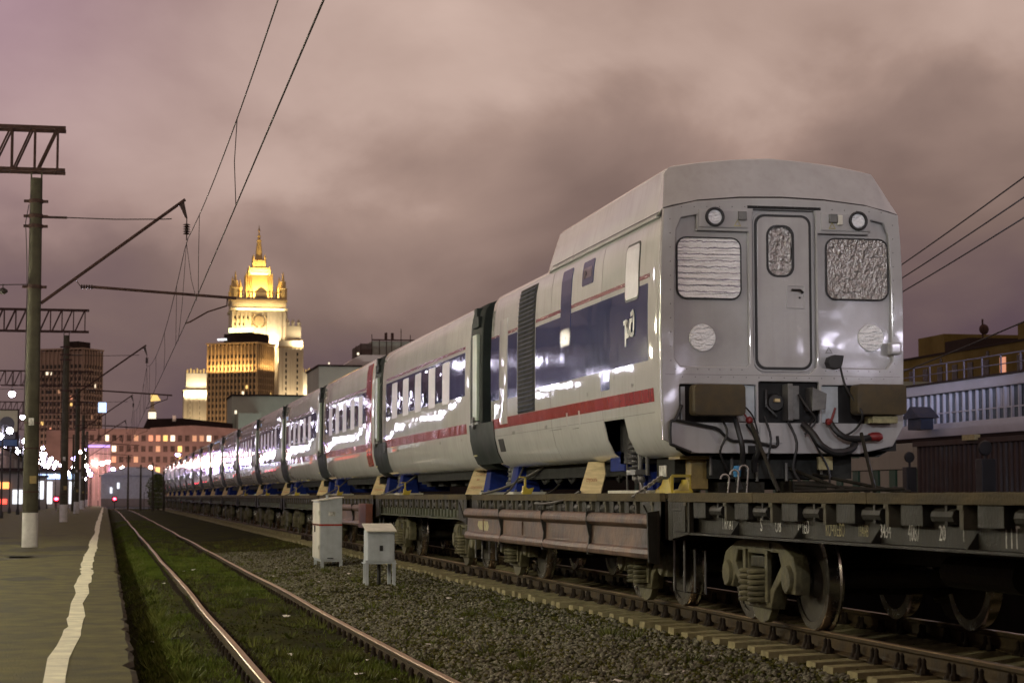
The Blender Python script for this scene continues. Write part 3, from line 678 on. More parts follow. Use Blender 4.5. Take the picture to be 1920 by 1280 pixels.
        pt = MB().add([(6.0185, y1 - 1.2, 1.06), (6.0185, y1 - 1.9, 1.05), (6.0185, y1 - 2.0, 1.12), (6.0185, y1 - 1.9, 1.2), (6.0185, y1 - 1.1, 1.2), (6.0185, y1 - 1.0, 1.13)], [(0, 1, 2, 3, 4, 5)])
        pt.build('paint_patch', chalky, w)
    return w
bog = make_bogie(); bogT = tree(bog)
def add_bogies(w):
    global bog
    for off in (1.85, LEN - 2.2):
        if bog is not None: b = bog; bog = None
        else: b = dup(bogT, parent=w)
        b.parent = w; b.location = (0, off, 0)
w1 = make_wagon(9.45, 'text', 'empty dark flat wagon nearest the camera with white chalk lettering on its sill'); add_bogies(w1)
w2 = make_wagon(21.45, 'drop', 'flat wagon with hanging brown drop sides under the grey ended front car'); add_bogies(w2)
w3 = make_wagon(33.65, 'green', 'flat wagon with faded green side sill just behind the brown sided wagon'); add_bogies(w3)
T2, T3 = tree(w2), tree(w3)
ORD = ['third', 'fourth', 'fifth', 'sixth', 'seventh', 'eighth', 'ninth', 'tenth', 'eleventh', 'twelfth', 'thirteenth', 'fourteenth', 'fifteenth', 'sixteenth', 'seventeenth']
for k in range(4, 18):
    t = T2 if k == 4 else T3
    sh = 21.45 + 12.2 * (k - 2) - (21.45 if k == 4 else 33.65)
    lab = 'farther flat wagon with brown drop sides and a red oxide end plate' if k == 4 else 'distant flat wagon with faded green sill, %s wagon in the row' % ORD[k - 3]
    q = dup(t, (0, sh, 0), lab)
    if k == 4: WL[q.name] = (7.5, 21.45 + sh, .33); MB().box((5.93, 21.45 + sh - .06, .86), (6.09, 21.45 + sh + 1.3, 1.43)).build('red_end_board', redbrown, q, bevel=.01)

# ------------------------------------------------------------------ train cars
XC = 7.53
SEC = [(1.18, 2.05), (1.30, 2.12), (1.39, 2.30), (1.445, 2.53), (1.467, 2.85), (1.47, 3.3), (1.468, 3.8), (1.458, 4.25), (1.44, 4.52), (1.405, 4.70), (1.33, 4.81), (1.1, 4.89), (.6, 4.945), (0, 4.965)]
def loop(scale=1., du=0, z0=None):
    P = [(-max(0, u * scale - du), z) for u, z in SEC]; return P + [(-u, z) for u, z in P[-2::-1]]
def loft(rings, skip=None, cap0=True, cap1=True):
    m = MB(); n = len(rings[0][1]); V = []; F = []
    for y, lp in rings: V += [(XC + u, y, z) for u, z in lp]
    for i in range(len(rings) - 1):
        for j in range(n):
            j2 = (j + 1) % n
            if skip and skip(i, j): continue
            F.append((i * n + j, i * n + j2, (i + 1) * n + j2, (i + 1) * n + j))
    if cap0: F.append(tuple(range(n)))
    if cap1: F.append(tuple((len(rings) - 1) * n + j for j in range(n - 1, -1, -1)))
    return m.add(V, F)
def strip(y0, y1, z0, z1, d=.004, both=True, m=None):
    m = m or MB(); zs = [z0] + [z for _, z in SEC if z0 + .01 < z < z1 - .01] + [z1]
    for sg in ((-1, 1) if both else (-1,)):
        out = [(XC + sg * (lerp_sec(SEC, z) + d), z) for z in zs]; inn = [(XC + sg * (lerp_sec(SEC, z) - .012), z) for z in zs]
        m.prism(out + inn[::-1], 'y', y0, y1)
    return m
def panel(y0, y1, z0, z1, r, d, name, mt, par):
    """rounded pane lying on the body side, curved with the section"""
    zs = sorted(set([z0 + r * (1 - math.cos(R(a))) for a in (0, 18, 36, 54, 72, 90)] + [z1 - r * (1 - math.cos(R(a))) for a in (0, 18, 36, 54, 72, 90)] + [z0 + r + (z1 - z0 - 2 * r) * k / 7 for k in range(1, 7)]))
    V = []; F = []
    for z in zs:
        q = max(0, z0 + r - z, z - (z1 - r)); ins = r - math.sqrt(max(0, r * r - q * q)); x = XC - lerp_sec(SEC, z)
        V += [(x - d, y0 + ins, z), (x - d, y1 - ins, z), (x + .01, y1 - ins, z), (x + .01, y0 + ins, z)]
    n = len(zs)
    for k in range(n - 1):
        a, b = 4 * k, 4 * k + 4
        for c in range(4): F.append((a + c, a + (c + 1) % 4, b + (c + 1) % 4, b + c))
    F += [(0, 1, 2, 3), (4 * n - 4, 4 * n - 3, 4 * n - 2, 4 * n - 1)]
    return MB().add(V, F).build(name, mt, par)
# ---- standard car (the second in the train), its white shell starts at 33.15
def std_car(y0, label):
    c = thing('train_car', (XC, y0, 2.05), label, 'train car', 'passenger train cars loaded on the wagons')
    L_ = 11.0; y1 = y0 + L_
    rings = [(y0, loop(1, .05)), (y0 + .03, loop(1, .012)), (y0 + .12, loop())] + [(y0 + t, loop()) for t in (2.8, 5.5, 8.2, 10.8)] + [(y1 - .02, loop(1, .015)), (y1, loop(1, .06))]
    loft(rings).build('body', white, c, smooth=True)
    strip(y0 + .42, y1 - .75, 3.33, 4.08).build('window_band', blue, c, smooth=True)
    strip(y0 + .42, y1 - .75, 4.135, 4.185, .003).build('thin_stripe', maroon, c, smooth=True)
    strip(y0 + .3, y1 - .3, 2.67, 2.84, .003).build('red_stripe', redp, c, smooth=True)
    for i, yc in enumerate((2.35, 3.95, 5.65, 7.3, 8.9)):
        panel(y0 + yc - .38, y0 + yc + .38, 3.27, 4.03, .06, .009, 'window', film, c)
        panel(y0 + yc + .48, y0 + yc + 1.14, 3.39, 4.02, .06, .007, 'dark_window', blueglass, c)
    g = MB()
    for k in range(26): g.box((XC - 1.478, y1 - .62, 2.58 + k * .036), (XC - 1.44, y1 - .38, 2.596 + k * .036))
    g.build('louver', blackr, c)
    m = MB(); m.box((XC - 1.25, y1 - .02, 2.3), (XC + 1.25, y1 + .08, 4.8)); m.build('end_wall', dark, c)
    # dark portal frame on the end towards the camera
    p = loft([(y0 - .95, loop(.985, .03)), (y0 - .9, loop(.985, 0)), (y0 + .02, loop(.985, 0))]); p.build('end_portal', darkgreen, c, smooth=True)
    p = MB(); p.box((XC - 1.2, y0 - 1.22, 2.35), (XC + 1.2, y0 - .951, 4.72)); p.build('gangway_bellows', blackr, c)
    p = MB(); p.box((XC - 1.492, y0 - .80, 2.86), (XC - 1.425, y0 - .42, 4.30)); p.build('corner_bar', greenbar, c, bevel=.015)
    p = MB(); p.box((XC - 1.475, y0 - .86, 4.42), (XC - 1.38, y0 - .34, 4.60)); p.box((XC - 1.45, y0 - .6, 4.6), (XC - 1.2, y0 - .34, 4.76)); p.build('hinge_cover', darkgreen, c, bevel=.02)
    strip(y0 - 2.15, y0 - .02, 2.13, 2.80, .012).build('portal_skirt', darkgreen, c, smooth=True)
    p = MB()
    for z in (2.81, 2.9): p.lathe([(.05, -.03), (.06, 0), (.05, .05)], (XC - 1.5, y0 - .6, z - .03), 8, 'x')
    p.box((XC - 1.50, y0 - .95, 2.80), (XC - 1.44, y0 - .30, 2.83)); p.build('latch', steelgrey, c)
    MB().box((XC - 1.489, y0 - .75, 2.26), (XC - 1.466, y0 - .55, 2.29)).build('data_plate', chalky, c)
    u = MB(); u.box((6.75, y0 + .5, 1.86), (8.3, y1 - 1.5, 2.06)); u.box((6.40, y0 + 1.2, 1.90), (6.74, y1 - 3.2, 2.06))
    for k in range(5): u.box((6.62, y0 + 1.4 + k * 1.5, 1.80), (7.2, y0 + 2.0 + k * 1.5, 1.90))
    u.build('underframe', underm, c)
    s = MB()
    for dx, dy, r, z0_, z1_ in ((6.44, -1.75, .05, 1.78, 2.28), (6.50, -1.5, .035, 1.82, 2.2), (6.42, -2.05, .04, 1.86, 2.3)):
        s.tube([(dx, y0 + dy, z0_), (dx, y0 + dy, z1_)], r, 8)
    for k in range(5): s.lathe([(.05, 0), (.075, .015), (.05, .03)], (6.44, y0 - 1.75, 1.84 + k * .07), 10, 'z')
    for dy in (-1.95, -1.6): s.ball((6.42, y0 + dy, 1.80), .045, 8)
    s.build('axle_strut', steelgrey, c, smooth=True)
    for k, (t, a, z) in enumerate(((0, 3.2, 2.56), (1, 8.6, 2.55), (4, .9, 2.56))):
        MB().mesh_(sidetxt[t], side_M(XC - 1.4535, y0 + a, z)).build('small_lettering', stencil, c)
    return c
c2 = std_car(33.15, 'white and blue passenger car directly behind the front end car'); TC = tree(c2)
PITCH = 12.35
ORDC = ['third', 'fourth', 'fifth', 'sixth', 'seventh', 'eighth', 'ninth', 'tenth', 'eleventh', 'twelfth', 'thirteenth', 'fourteenth', 'fifteenth', 'sixteenth']
for k in range(14):
    y0 = 33.15 + PITCH * (k + 1)
    lab = 'white and blue passenger car with a vertical red stripe at its near end' if k == 0 else 'white and blue passenger car with louver, %s car from the front end' % ORDC[k]
    q = dup(TC, (0, y0 - 33.15, 0), lab); WL[q.name] = (XC, y0, 2.05)
    if k == 0: strip(y0 + .38, y0 + 1.25, 2.30, 4.70, .014, False).build('vertical_red_stripe', redp, q, smooth=True)

# ---- the front end car
fc = thing('train_car', (XC, 21.3, 2.05), 'grey ended white and blue front car with raised roof fairing and foil covered windows', 'train car', 'passenger train cars loaded on the wagons')
HY0, HY1 = 22.93, 23.92
rings = [(21.352, loop(1, .035)), (21.40, loop(1, .018)), (21.52, loop(1, .006)), (21.75, loop()), (HY0, loop()), (HY1, loop()), (26.5, loop()), (30.9, loop()), (31.25, loop(1, .01)), (31.33, loop(1, .06))]
body = loft(rings, lambda i, j: i == 4 and j in (0, 1, 2, len(loop()) - 1), cap0=False)
body.build('body', white, fc, smooth=True)
MB().box((6.30, HY0 - .02, 2.0), (6.9, HY1 + .02, 2.6)).build('wheel_recess', dark, fc)
wr = MB()
wr.tube([(6.32, 23.25, 1.80), (6.32, 23.25, 2.42)], .055, 10); wr.tube([(6.30, 23.0, 1.85), (6.30, 23.0, 2.12)], .03, 8); wr.tube([(6.32, 22.75, 1.85), (6.32, 22.75, 2.1)], .025, 8)
for k in range(7): wr.lathe([(.06, 0), (.095, .02), (.06, .04)], (6.30, 23.25, 1.86 + k * .06), 10, 'z')
wr.box((6.22, 22.95, 1.86), (6.36, 23.35, 1.92)); wr.ball((6.26, 23.02, 1.80), .045, 8); wr.ball((6.26, 22.78, 1.80), .045, 8); wr.ball((6.30, 23.35, 2.42), .05, 8)
wr.build('axle_strut', steelgrey, fc, smooth=True)
strip(21.78, 27.83, 3.15, 4.04, .004).build('blue_band', blue, fc, smooth=True)
strip(29.15, 29.85, 3.10, 4.08, .004).build('blue_band', blue, fc, smooth=True)
strip(30.52, 31.2, 3.12, 4.12, .004, False).build('blue_band', blue, fc, smooth=True)
for a, b in ((21.72, 27.83), (29.15, 29.85), (30.52, 31.2)): strip(a, b, 4.10, 4.15, .003).build('thin_stripe', maroon, fc, smooth=True)
strip(21.58, 31.1, 2.67, 2.825, .003).build('red_stripe', redp, fc, smooth=True)
strip(29.9, 30.48, 2.72, 4.36, .012).build('door_panel', white, fc, smooth=True, bevel=.006)
panel(22.18, 22.76, 3.93, 4.56, .07, .012, 'side_window', film, fc); 
panel(22.15, 22.79, 3.90, 4.59, .09, .008, 'side_window_frame', blackr, fc)
panel(24.42, 25.02, 4.33, 4.65, .04, .008, 'small_window', blue, fc); panel(24.5, 24.95, 4.42, 4.56, .02, .011, 'window_slot', blueglass, fc)
panel(25.62, 26.22, 3.85, 4.66, .04, .008, 'tall_window', blue, fc); panel(25.66, 26.18, 3.62, 3.85, .03, .009, 'handle_plate', polish, fc)
panel(23.55, 23.98, 2.91, 3.14, .02, .006, 'blue_flap', blue, fc)
panel(30.35, 30.75, 2.30, 2.50, .02, .006, 'vent_hole', dark, fc)
gr = MB(); gr = strip(27.88, 29.08, 2.83, 4.69, .006, False); gr.build('grille', dark, fc)
sl0 = None
for k in range(28):
    z = 2.87 + k * .065; x = XC - lerp_sec(SEC, z) - .012
    if sl0 is None:
        sl0 = MB().prism([(-.016, -.012), (.012, .008), (.012, .02), (-.016, 0)], 'y', 27.94, 29.02).build('slat', slatm, loc=(0, 0, 0)); s = sl0; s.parent = fc
    else: s = sl0.copy(); COL.objects.link(s)
    s.location = (x - XC, -21.3, z - 2.05)
for me, y, z in ((sidetxt[1], 29.6, 2.54), (sidetxt[0], 27.3, 2.55), (sidetxt[2], 22.5, 2.88), (sidetxt[3], 23.35, 3.02), (sidetxt[4], 24.7, 2.88)):
    MB().mesh_(me, side_M(XC - lerp_sec(SEC, z) - .0085, y, z)).build('small_lettering', stencil, fc)
for a, b, z in ((27.0, 26.3, 2.52), (25.6, 25.3, 2.50)): MB().box((XC - 1.452, b, z - .006), (XC - 1.436, a, z)).build('marking_line', stencil, fc)
for y in (25.2, 25.9): strip(y - .04, y + .04, 2.52, 2.72, .005, False).build('lift_mark', white, fc)
# the railway emblem: three flowing strokes
def stroke(m, pts, w, y0, x):
    for (a, b), (c, d) in zip(pts, pts[1:]):
        t = Vector((c - a, d - b)); t.normalize(); nx_, nz_ = -t.y * w / 2, t.x * w / 2; e = t * (w * .3)
        m.prism([(y0 - (a - e.x + nx_), b - e.y + nz_), (y0 - (c + e.x + nx_), d + e.y + nz_), (y0 - (c + e.x - nx_), d + e.y - nz_), (y0 - (a - e.x - nx_), b - e.y - nz_)], 'x', x, x + .003)
lg = MB(); z = 3.43
sq = lambda P: [(a * 1.02, z + (b - z) * .74) for a, b in P]
stroke(lg, sq([(.07, z - .05), (.07, z + .30)]), .06, 22.80, XC - 1.4825); stroke(lg, sq([(.0, z + .315), (.10, z + .33), (.165, z + .31), (.165, z + .25), (.12, z + .10)]), .052, 22.80, XC - 1.4835)
stroke(lg, sq([(.12, z + .09), (.20, z + .095), (.235, z + .12), (.28, z + .32), (.37, z + .325)]), .052, 22.80, XC - 1.4842)
stroke(lg, sq([(.33, z + .32), (.28, z + .16), (.30, z + .10), (.38, z + .09), (.435, z + .12), (.445, z + .40), (.41, z + .455), (.33, z + .42)]), .052, 22.80, XC - 1.485)
lg.build('emblem', mat('emblem white', (.80, .80, .78), .5, 0, .02), fc)
# raised roof fairing
def fring(y, s, zt, zc, zb=4.79, ub=1.385):
    P = [(-ub, zb), (-ub + .012, zb + .1), (-(1.23 * s + .05), zt - .07), (-(1.23 * s), zt - .02), (-(1.16 * s), zt + .015), (-.75, zt + .45 * (zc - zt) + .02), (-.35, zc - .02), (0, zc)]
    return (y, P + [(-u, z_) for u, z_ in P[-2::-1]])
F_ = loft([fring(21.69, 1.003, 5.37, 5.50), fring(21.74, 1.0, 5.39, 5.53), fring(21.84, 1.0, 5.40, 5.54), fring(27.1, .99, 5.37, 5.50), fring(27.25, .985, 5.31, 5.44), fring(28.3, .93, 4.90, 4.97, 4.7, 1.2), fring(28.5, .9, 4.82, 4.90, 4.6, 1.1)])
F_.build('roof_fairing', greyf if False else white, fc, smooth=True)
# front lip of the fairing in grey like the end wall
arc = [(-1.40, 4.845), (-1.0, 4.945), (-.5, 4.995), (0, 5.01), (.5, 4.995), (1.0, 4.945), (1.40, 4.845)]
cap = MB().tube([(XC + u, 21.338, z_) for u, z_ in arc], .011, 6); cap.tube([(XC - 1.374, 21.36, 4.845), (XC - 1.398, 21.6, 4.83), (XC - 1.40, 27.0, 4.83)], .006, 5)
cap.build('roof_seam', blackr, fc)
a = [(-1.41, 4.852), (-1.30, 4.888), (-1.0, 4.952), (-.5, 5.0), (0, 5.015)]; b = [(-1.290, 5.30), (-1.235, 5.375), (-.9, 5.43), (-.45, 5.485), (0, 5.51)]
a += [(-u, z_) for u, z_ in a[-2::-1]]; b += [(-u, z_) for u, z_ in b[-2::-1]]; q = len(a); m = MB()
V = [(XC + u, 21.335, z_) for u, z_ in a] + [(XC + u, 21.688, z_) for u, z_ in b]; V2 = [(x, y + .02, z_ - .015) for x, y, z_ in V]
m.add(V + V2, [(i, i + 1, q + i + 1, q + i) for i in range(q - 1)] + [(2 * q + i, 3 * q + i, 3 * q + i + 1, 2 * q + i + 1) for i in range(q - 1)] + [(i, 2 * q + i, 2 * q + i + 1, i + 1) for i in range(q - 1)] + [(q + i, q + i + 1, 3 * q + i + 1, 3 * q + i) for i in range(q - 1)] + [(0, q, 3 * q, 2 * q), (q - 1, 3 * q - 1, 4 * q - 1, 2 * q - 1)])
for sg in (-1, 1):
    P = [(XC + sg * 1.408, 21.34, 4.852), (XC + sg * 1.39, 21.70, 4.80), (XC + sg * 1.376, 21.70, 4.89), (XC + sg * 1.288, 21.70, 5.298)]
    MB().add(P + [(x - sg * .02, y, z_) for x, y, z_ in P], [(0, 1, 2, 3), (4, 7, 6, 5), (0, 3, 7, 4), (0, 4, 5, 1), (1, 5, 6, 2), (2, 6, 7, 3)]).build('fairing_cheek', white, fc)
m.build('fairing_front', greyf, fc, smooth=True)
for yy in (24.2, 24.32, 24.44): pass
for i in range(9):
    MB().ball((XC - 1.36 + .0, 22.2 + i * .6, 4.86), .012, 6).build('rivet', dark, fc) if i % 3 == 0 else None
# end wall
FY = 21.30
def fm(me, y, name, mt, bev=0): return MB().mesh_(me, front_M(XC, y, 0)).build(name, mt, fc, smooth=True)
fm(face_me, FY + .035, 'end_wall', greyf)
rp = MB().prism([(XC + u, z_) for u, z_ in [(-1.38, 2.93), (1.38, 2.93), (1.39, 3.6), (1.385, 4.1), (1.37, 4.5), (1.34, 4.80), (.9, 4.92), (0, 4.97), (-.9, 4.92), (-1.34, 4.80), (-1.37, 4.5), (-1.385, 4.1), (-1.39, 3.6)]], 'y', FY + .062, FY + .068)
rp.build('recess_wall', greyf, fc)
fm(baylip_me, FY + .052, 'door_surround', greyf); fm(seal_me, FY + .045, 'door_seal', blackr)
dd = fm(door_me, FY + .047, 'door', greyd); WL[dd.name] = WL[fc.name]
def sub(mb, name, mt, par, **k): return mb.build(name, mt, par, **k)
sub(MB().mesh_(winseal_me, front_M(XC, FY + .043, 0)), 'window_seal', blackr, dd, smooth=True)
sub(MB().prism([(XC + u, z_) for u, z_ in rr(-.17, 4.11, .125, 4.67, .11)], 'y', FY + .045, FY + .052), 'door_window', foilB, dd)
lk = MB().mesh_(plate_mesh(rr(.045, 3.735, .27, 4.005, .012), [rr(.06, 3.75, .255, 3.99, .01)], .012, .003), front_M(XC, FY + .026, 0)); sub(lk, 'lock_plate', greyd, dd)
hd = MB().tube([(XC + .10, FY + .0, 3.945), (XC + .20, FY - .004, 3.945), (XC + .235, FY + .0, 3.92), (XC + .235, FY + .035, 3.915)], .013, 8); hd.lathe([(.012, 0), (.012, .01)], (XC + .205, FY + .02, 3.86), 8, 'y'); sub(hd, 'handle', blackr, dd, smooth=True)
for x0, z0, x1, z1, mt, fme in ((-1.235, 3.84, -.50, 4.515, foilA, fwl_me), (.545, 3.86, 1.275, 4.545, foilB, fwr_me)):
    p = MB(); nn = 1; p.prism([(XC + u, z_) for u, z_ in rr(x0, z0, x1, z1, .10)], 'y', FY + .040, FY + .058); o_ = p.build('end_window', mt, fc); WL[o_.name] = WL[fc.name]
    MB().mesh_(fme, front_M(XC, FY + .044, 0)).build('window_frame', blackr, o_)
for u, z_, y_ in ((-.95, 3.385, .045), (1.07, 3.415, .045)):
    d = MB(); d.lathe([(.150, 0), (.155, .008), (.155, .02)], (XC + u, FY + y_ - .01, z_), 28, 'y'); d.build('foil_disc', foilC, fc)
for sg, x0, x1 in ((-1, -1.0, -.42), (1, .46, 1.06)):
    hb = MB(); hb.box((XC + x0, FY - .02, 4.635), (XC + x1, FY + .06, 4.845)); h = hb.build('lamp_housing', greyf, fc, bevel=.015); WL[h.name] = WL[fc.name]
    cx = XC + (-.815 if sg < 0 else .905)
    MB().mesh_(ringme, front_M(cx, FY - .03, 4.755)).build('lamp_bezel', blackr, h, smooth=True)
    MB().lathe([(.083, 0), (.08, -.004), (.04, -.006)], (cx, FY - .024, 4.755), 20, 'y').build('lamp_lens', foilC, h)
    c_ = -.49 if sg < 0 else .60
    MB().box((XC + c_ - .05, FY - .06, 4.725), (XC + c_ + .045, FY - .018, 4.825)).build('sensor_box', steelgrey, h, bevel=.01)
    if sg > 0: MB().box((XC + c_ + .05, FY - .055, 4.70), (XC + c_ + .11, FY - .018, 4.815)).build('sensor_box', cabwhite, h, bevel=.012)
    MB().mesh_(tri_me, front_M(XC + (-.545 if sg < 0 else .59), FY - .022, 4.655)).build('warning_triangle', chalky, h)
MB().mesh_(tri_me, front_M(XC + .56, FY + .055, 3.23)).build('warning_triangle', stencil, fc)
MB().box((XC - .42, FY - .004, 4.868), (XC + .46, FY + .03, 4.90)).build('gutter_slot', dark, fc)
MB().box((XC + 1.25, FY - .10, 3.22), (XC + 1.39, FY + .02, 3.36)).build('corner_box', greyf, fc, bevel=.025)
sc_ = MB()
for sg in (-1, 1):
    for z_ in np.arange(3.12, 4.75, .16): sc_.ball((XC + sg * 1.335, FY + .0, z_), .007, 6)
    for u in np.arange(.5, 1.3, .13): sc_.ball((XC + sg * u, FY + .0, 3.025), .007, 6)
for u in np.arange(-1.2, 1.25, .15): sc_.ball((XC + u, FY + .0, 2.94), .007, 6); sc_.ball((XC + u, FY + .0, 4.90 - .03 * abs(u)), .007, 6)
q = sc_.build('screws', steelgrey, fc); q['kind'] = 'stuff'
MB().box((XC - 1.40, FY - .0015, 2.962), (XC + 1.40, FY + .01, 2.968)).build('seam', stencil, fc)
for y in (23.95, 26.85): strip(y - .004, y + .004, 2.12, 4.74, .0025, False).build('seam', stencil, fc)
strip(21.6, 31.2, 2.545, 2.552, .0025, False).build('seam', stencil, fc)
# below the windows: openings with wrapped buffers and the coupler
MB().box((XC - 1.26, FY + .073, 2.12), (XC + 1.37, FY + .9, 2.95)).build('coupler_pocket', dark, fc)
for x0, x1 in ((-.55, -.34), (.44, .66)): MB().box((XC + x0, FY + .05, 2.44), (XC + x1, FY + .071, 2.85)).build('pocket_panel', cabgrey, fc)
MB().box((XC - 1.215, FY + .03, 2.44), (XC - 1.165, FY + .07, 2.83)).build('pocket_panel', cabgrey, fc)
for x0, x1, z0, z1 in ((-1.15, -.555, 2.495, 2.845), (.76, 1.355, 2.52, 2.865)):
    o_ = MB().prism([(XC + u, z_) for u, z_ in rr(x0, z0, x1, z1, .05)], 'y', FY - .30, FY - .06).build('buffer', brownbuf, fc, bevel=.03, smooth=True); WL[o_.name] = WL[fc.name]
    MB().tube([(XC + (x0 + x1) / 2, FY - .06, (z0 + z1) / 2), (XC + (x0 + x1) / 2, FY + .3, (z0 + z1) / 2)], .13, 14).build('buffer_shank', blackr, o_)
MB().box((XC + .98, FY - .2, 2.43), (XC + 1.28, FY + .05, 2.51)).build('buffer_bracket', chalky, fc)
cp = MB(); cp.box((XC - .0, FY - .12, 2.45), (XC + .06, FY + .3, 2.87)); cp.box((XC + .06, FY - .02, 2.47), (XC + .17, FY + .3, 2.85)); cp.build('coupler_plate', steelgrey, fc, bevel=.008)
cp = MB(); cp.prism([(XC + .27, 2.56), (XC + .43, 2.58), (XC + .45, 2.76), (XC + .28, 2.83)], 'y', FY - .16, FY + .1); cp.build('coupler_box', steelgrey, fc, bevel=.01)
cp = MB(); cp.lathe([(.09, -.06), (.11, 0), (.11, .2)], (XC - .10, FY + .06, 2.66), 14, 'y'); cp.tube([(XC - .2, FY + .05, 2.8), (XC - .22, FY, 2.62), (XC - .1, FY - .02, 2.5)], .02, 8); cp.build('coupler_cylinder', blackr, fc, smooth=True)
MB().box((XC - .13, FY - .05, 2.665), (XC - .07, FY + .02, 2.70)).build('yellow_tap', ply, fc)
def hose(pts, r, name, mt, y=FY - .09, par=None):
    P = [Vector((XC + u, FY + d if d is not None else y, z_)) for u, z_, d in pts]
    Q = []
    for i in range(len(P) - 1):      # smooth the run
        p0, p1, p2, p3 = P[max(i - 1, 0)], P[i], P[i + 1], P[min(i + 2, len(P) - 1)]
        for t in (0, .25, .5, .75):
            Q.append(.5 * ((2 * p1) + (p2 - p0) * t + (2 * p0 - 5 * p1 + 4 * p2 - p3) * t * t + (3 * p1 - p0 - 3 * p2 + p3) * t ** 3))
    Q.append(P[-1]); o_ = MB().tube(Q, r, 8).build(name, mt, par or fc, smooth=True); return o_
h1 = hose([(-.62, 2.47, -.1), (-.60, 2.32, -.16), (-.565, 2.15, -.18), (-.55, 1.98, -.12), (-.58, 1.80, -.05), (-.54, 1.68, -.04)], .032, 'air_hose', blackr)
h2 = hose([(-.47, 2.42, -.1), (-.40, 2.28, -.16), (-.37, 2.12, -.18), (-.40, 2.0, -.1), (-.38, 1.88, -.05)], .036, 'air_hose', blackr)
WL[h1.name] = WL[h2.name] = WL[fc.name]
hh = MB().ball((XC - .46, FY - .12, 2.45), .045, 10); hh.tube([(XC - .46, FY - .12, 2.44), (XC - .57, FY - .06, 2.62)], .012, 6); hh.build('hose_head', hosered, h2, smooth=True)
MB().lathe([(.04, -.08), (.05, 0), (.03, .04)], (XC - .61, FY - .12, 1.90), 10, 'z').build('hose_cap', hoseblue, h1)
h3 = hose([(.20, 2.42, -.05), (.28, 2.30, -.15), (.36, 2.17, -.2), (.52, 2.09, -.2), (.72, 2.12, -.16), (.80, 2.20, -.1)], .042, 'air_hose', blackr)
h4 = hose([(.50, 2.46, -.08), (.56, 2.34, -.14), (.68, 2.26, -.16), (.86, 2.25, -.14), (1.0, 2.27, -.1)], .036, 'air_hose', blackr); WL[h4.name] = WL[fc.name]
hh = MB(); hh.lathe([(.04, -.07), (.05, -.02), (.055, .05), (.03, .09)], (XC + 1.04, FY - .1, 2.275), 12, 'x'); hh.ball((XC + .49, FY - .1, 2.44), .045, 8); hh.tube([(XC + .52, FY - .1, 2.46), (XC + .57, FY - .1, 2.60)], .014, 6); hh.build('hose_head', hosered, h4, smooth=True)
h5 = hose([(.67, 3.09, .0), (.73, 2.83, -.04), (.80, 2.55, -.32), (.81, 2.40, -.2), (.70, 2.30, -.15), (.58, 2.28, -.12)], .013, 'jumper_cable', blackr); WL[h5.name] = WL[fc.name]
jb = MB().prism([(XC + .50, 3.12), (XC + .52, 3.06), (XC + .60, 3.04), (XC + .655, 3.06), (XC + .675, 3.13), (XC + .69, 3.20), (XC + .58, 3.205), (XC + .52, 3.18)], 'y', FY - .09, FY + .05); jb.build('jumper_socket', blackr, h5, bevel=.012)
hose([(-1.22, 2.62, -.03), (-1.30, 2.46, -.05), (-1.36, 2.42, -.05), (-1.36, 2.20, -.05), (-1.33, 2.17, -.05), (-1.12, 2.09, -.04)], .018, 'step_frame', blackr)
hose([(-1.30, 2.45, -.05), (-.92, 2.38, -.05), (-.80, 2.35, -.04), (-.72, 2.28, -.03), (-.62, 2.22, -.03), (-.40, 2.22, -.03), (-.12, 2.16, -.03), (-.10, 2.28, -.03)], .018, 'step_frame', blackr)
MB().prism([(XC - 1.34, 2.43), (XC - .92, 2.345), (XC - .82, 2.19), (XC - .60, 2.18), (XC - .58, 2.085), (XC - 1.07, 2.085), (XC - 1.35, 2.20)], 'y', FY - .022, FY - .002).build('corner_plate', greyf, fc, bevel=.004)
MB().box((XC - .30, FY - .02, 2.20), (XC - .03, FY - .002, 2.40)).build('hatch_cover', greyf, fc, bevel=.01)
MB().prism([(XC + .36, 2.22), (XC + .5, 2.14), (XC + .72, 2.14), (XC + .86, 2.2), (XC + .9, 2.23)], 'y', FY - .02, FY - .002).build('hatch_cover', greyf, fc)
MB().box((XC - .44, FY - .006, 2.085), (XC - .35, FY - .001, 2.17)).build('drain_hole', dark, fc)
for P_, rr_ in (([(-.25, 2.5, -.02), (-.20, 2.25, -.10), (-.24, 1.95, -.08), (-.15, 1.70, -.1)], .014), ([(.02, 2.46, -.03), (.10, 2.2, -.12), (.06, 1.9, -.1), (.2, 1.68, -.15)], .016), ([(.35, 2.5, -.02), (.25, 2.35, -.1), (.34, 2.15, -.12), (.48, 1.9, -.1), (.45, 1.7, -.2)], .013), ([(-.75, 2.46, -.04), (-.72, 2.3, -.12), (-.80, 2.1, -.1), (-.7, 1.9, -.05)], .014), ([(-.66, 2.5, -.06), (-.55, 2.62, -.1), (-.42, 2.5, -.12), (-.35, 2.3, -.1)], .010), ([(.15, 2.75, -.05), (.22, 2.6, -.14), (.32, 2.45, -.14), (.2, 2.3, -.1)], .012)):
    hose(P_, rr_, 'loose_cable', blackr)
uf = MB(); uf.box((6.7, 21.5, 1.80), (8.4, 22.9, 2.07)); uf.box((6.5, 24.4, 1.86), (8.5, 30.6, 2.06)); uf.box((6.95, 22.2, 1.68), (7.9, 24.2, 1.85))
uf.box((6.42, 21.95, 1.76), (6.6, 22.7, 2.06))
for k in range(6): uf.tube([(6.5 + .02 * k, 24.7 + k * .9, 1.86), (6.55, 24.9 + k * .9, 1.80), (6.6, 25.3 + k * .9, 1.86)], .03, 6)
uf.build('underframe', underm, fc)
MB().box((6.405, 22.25, 1.83), (6.418, 22.55, 1.96)).build('paper_plate', chalk, fc)
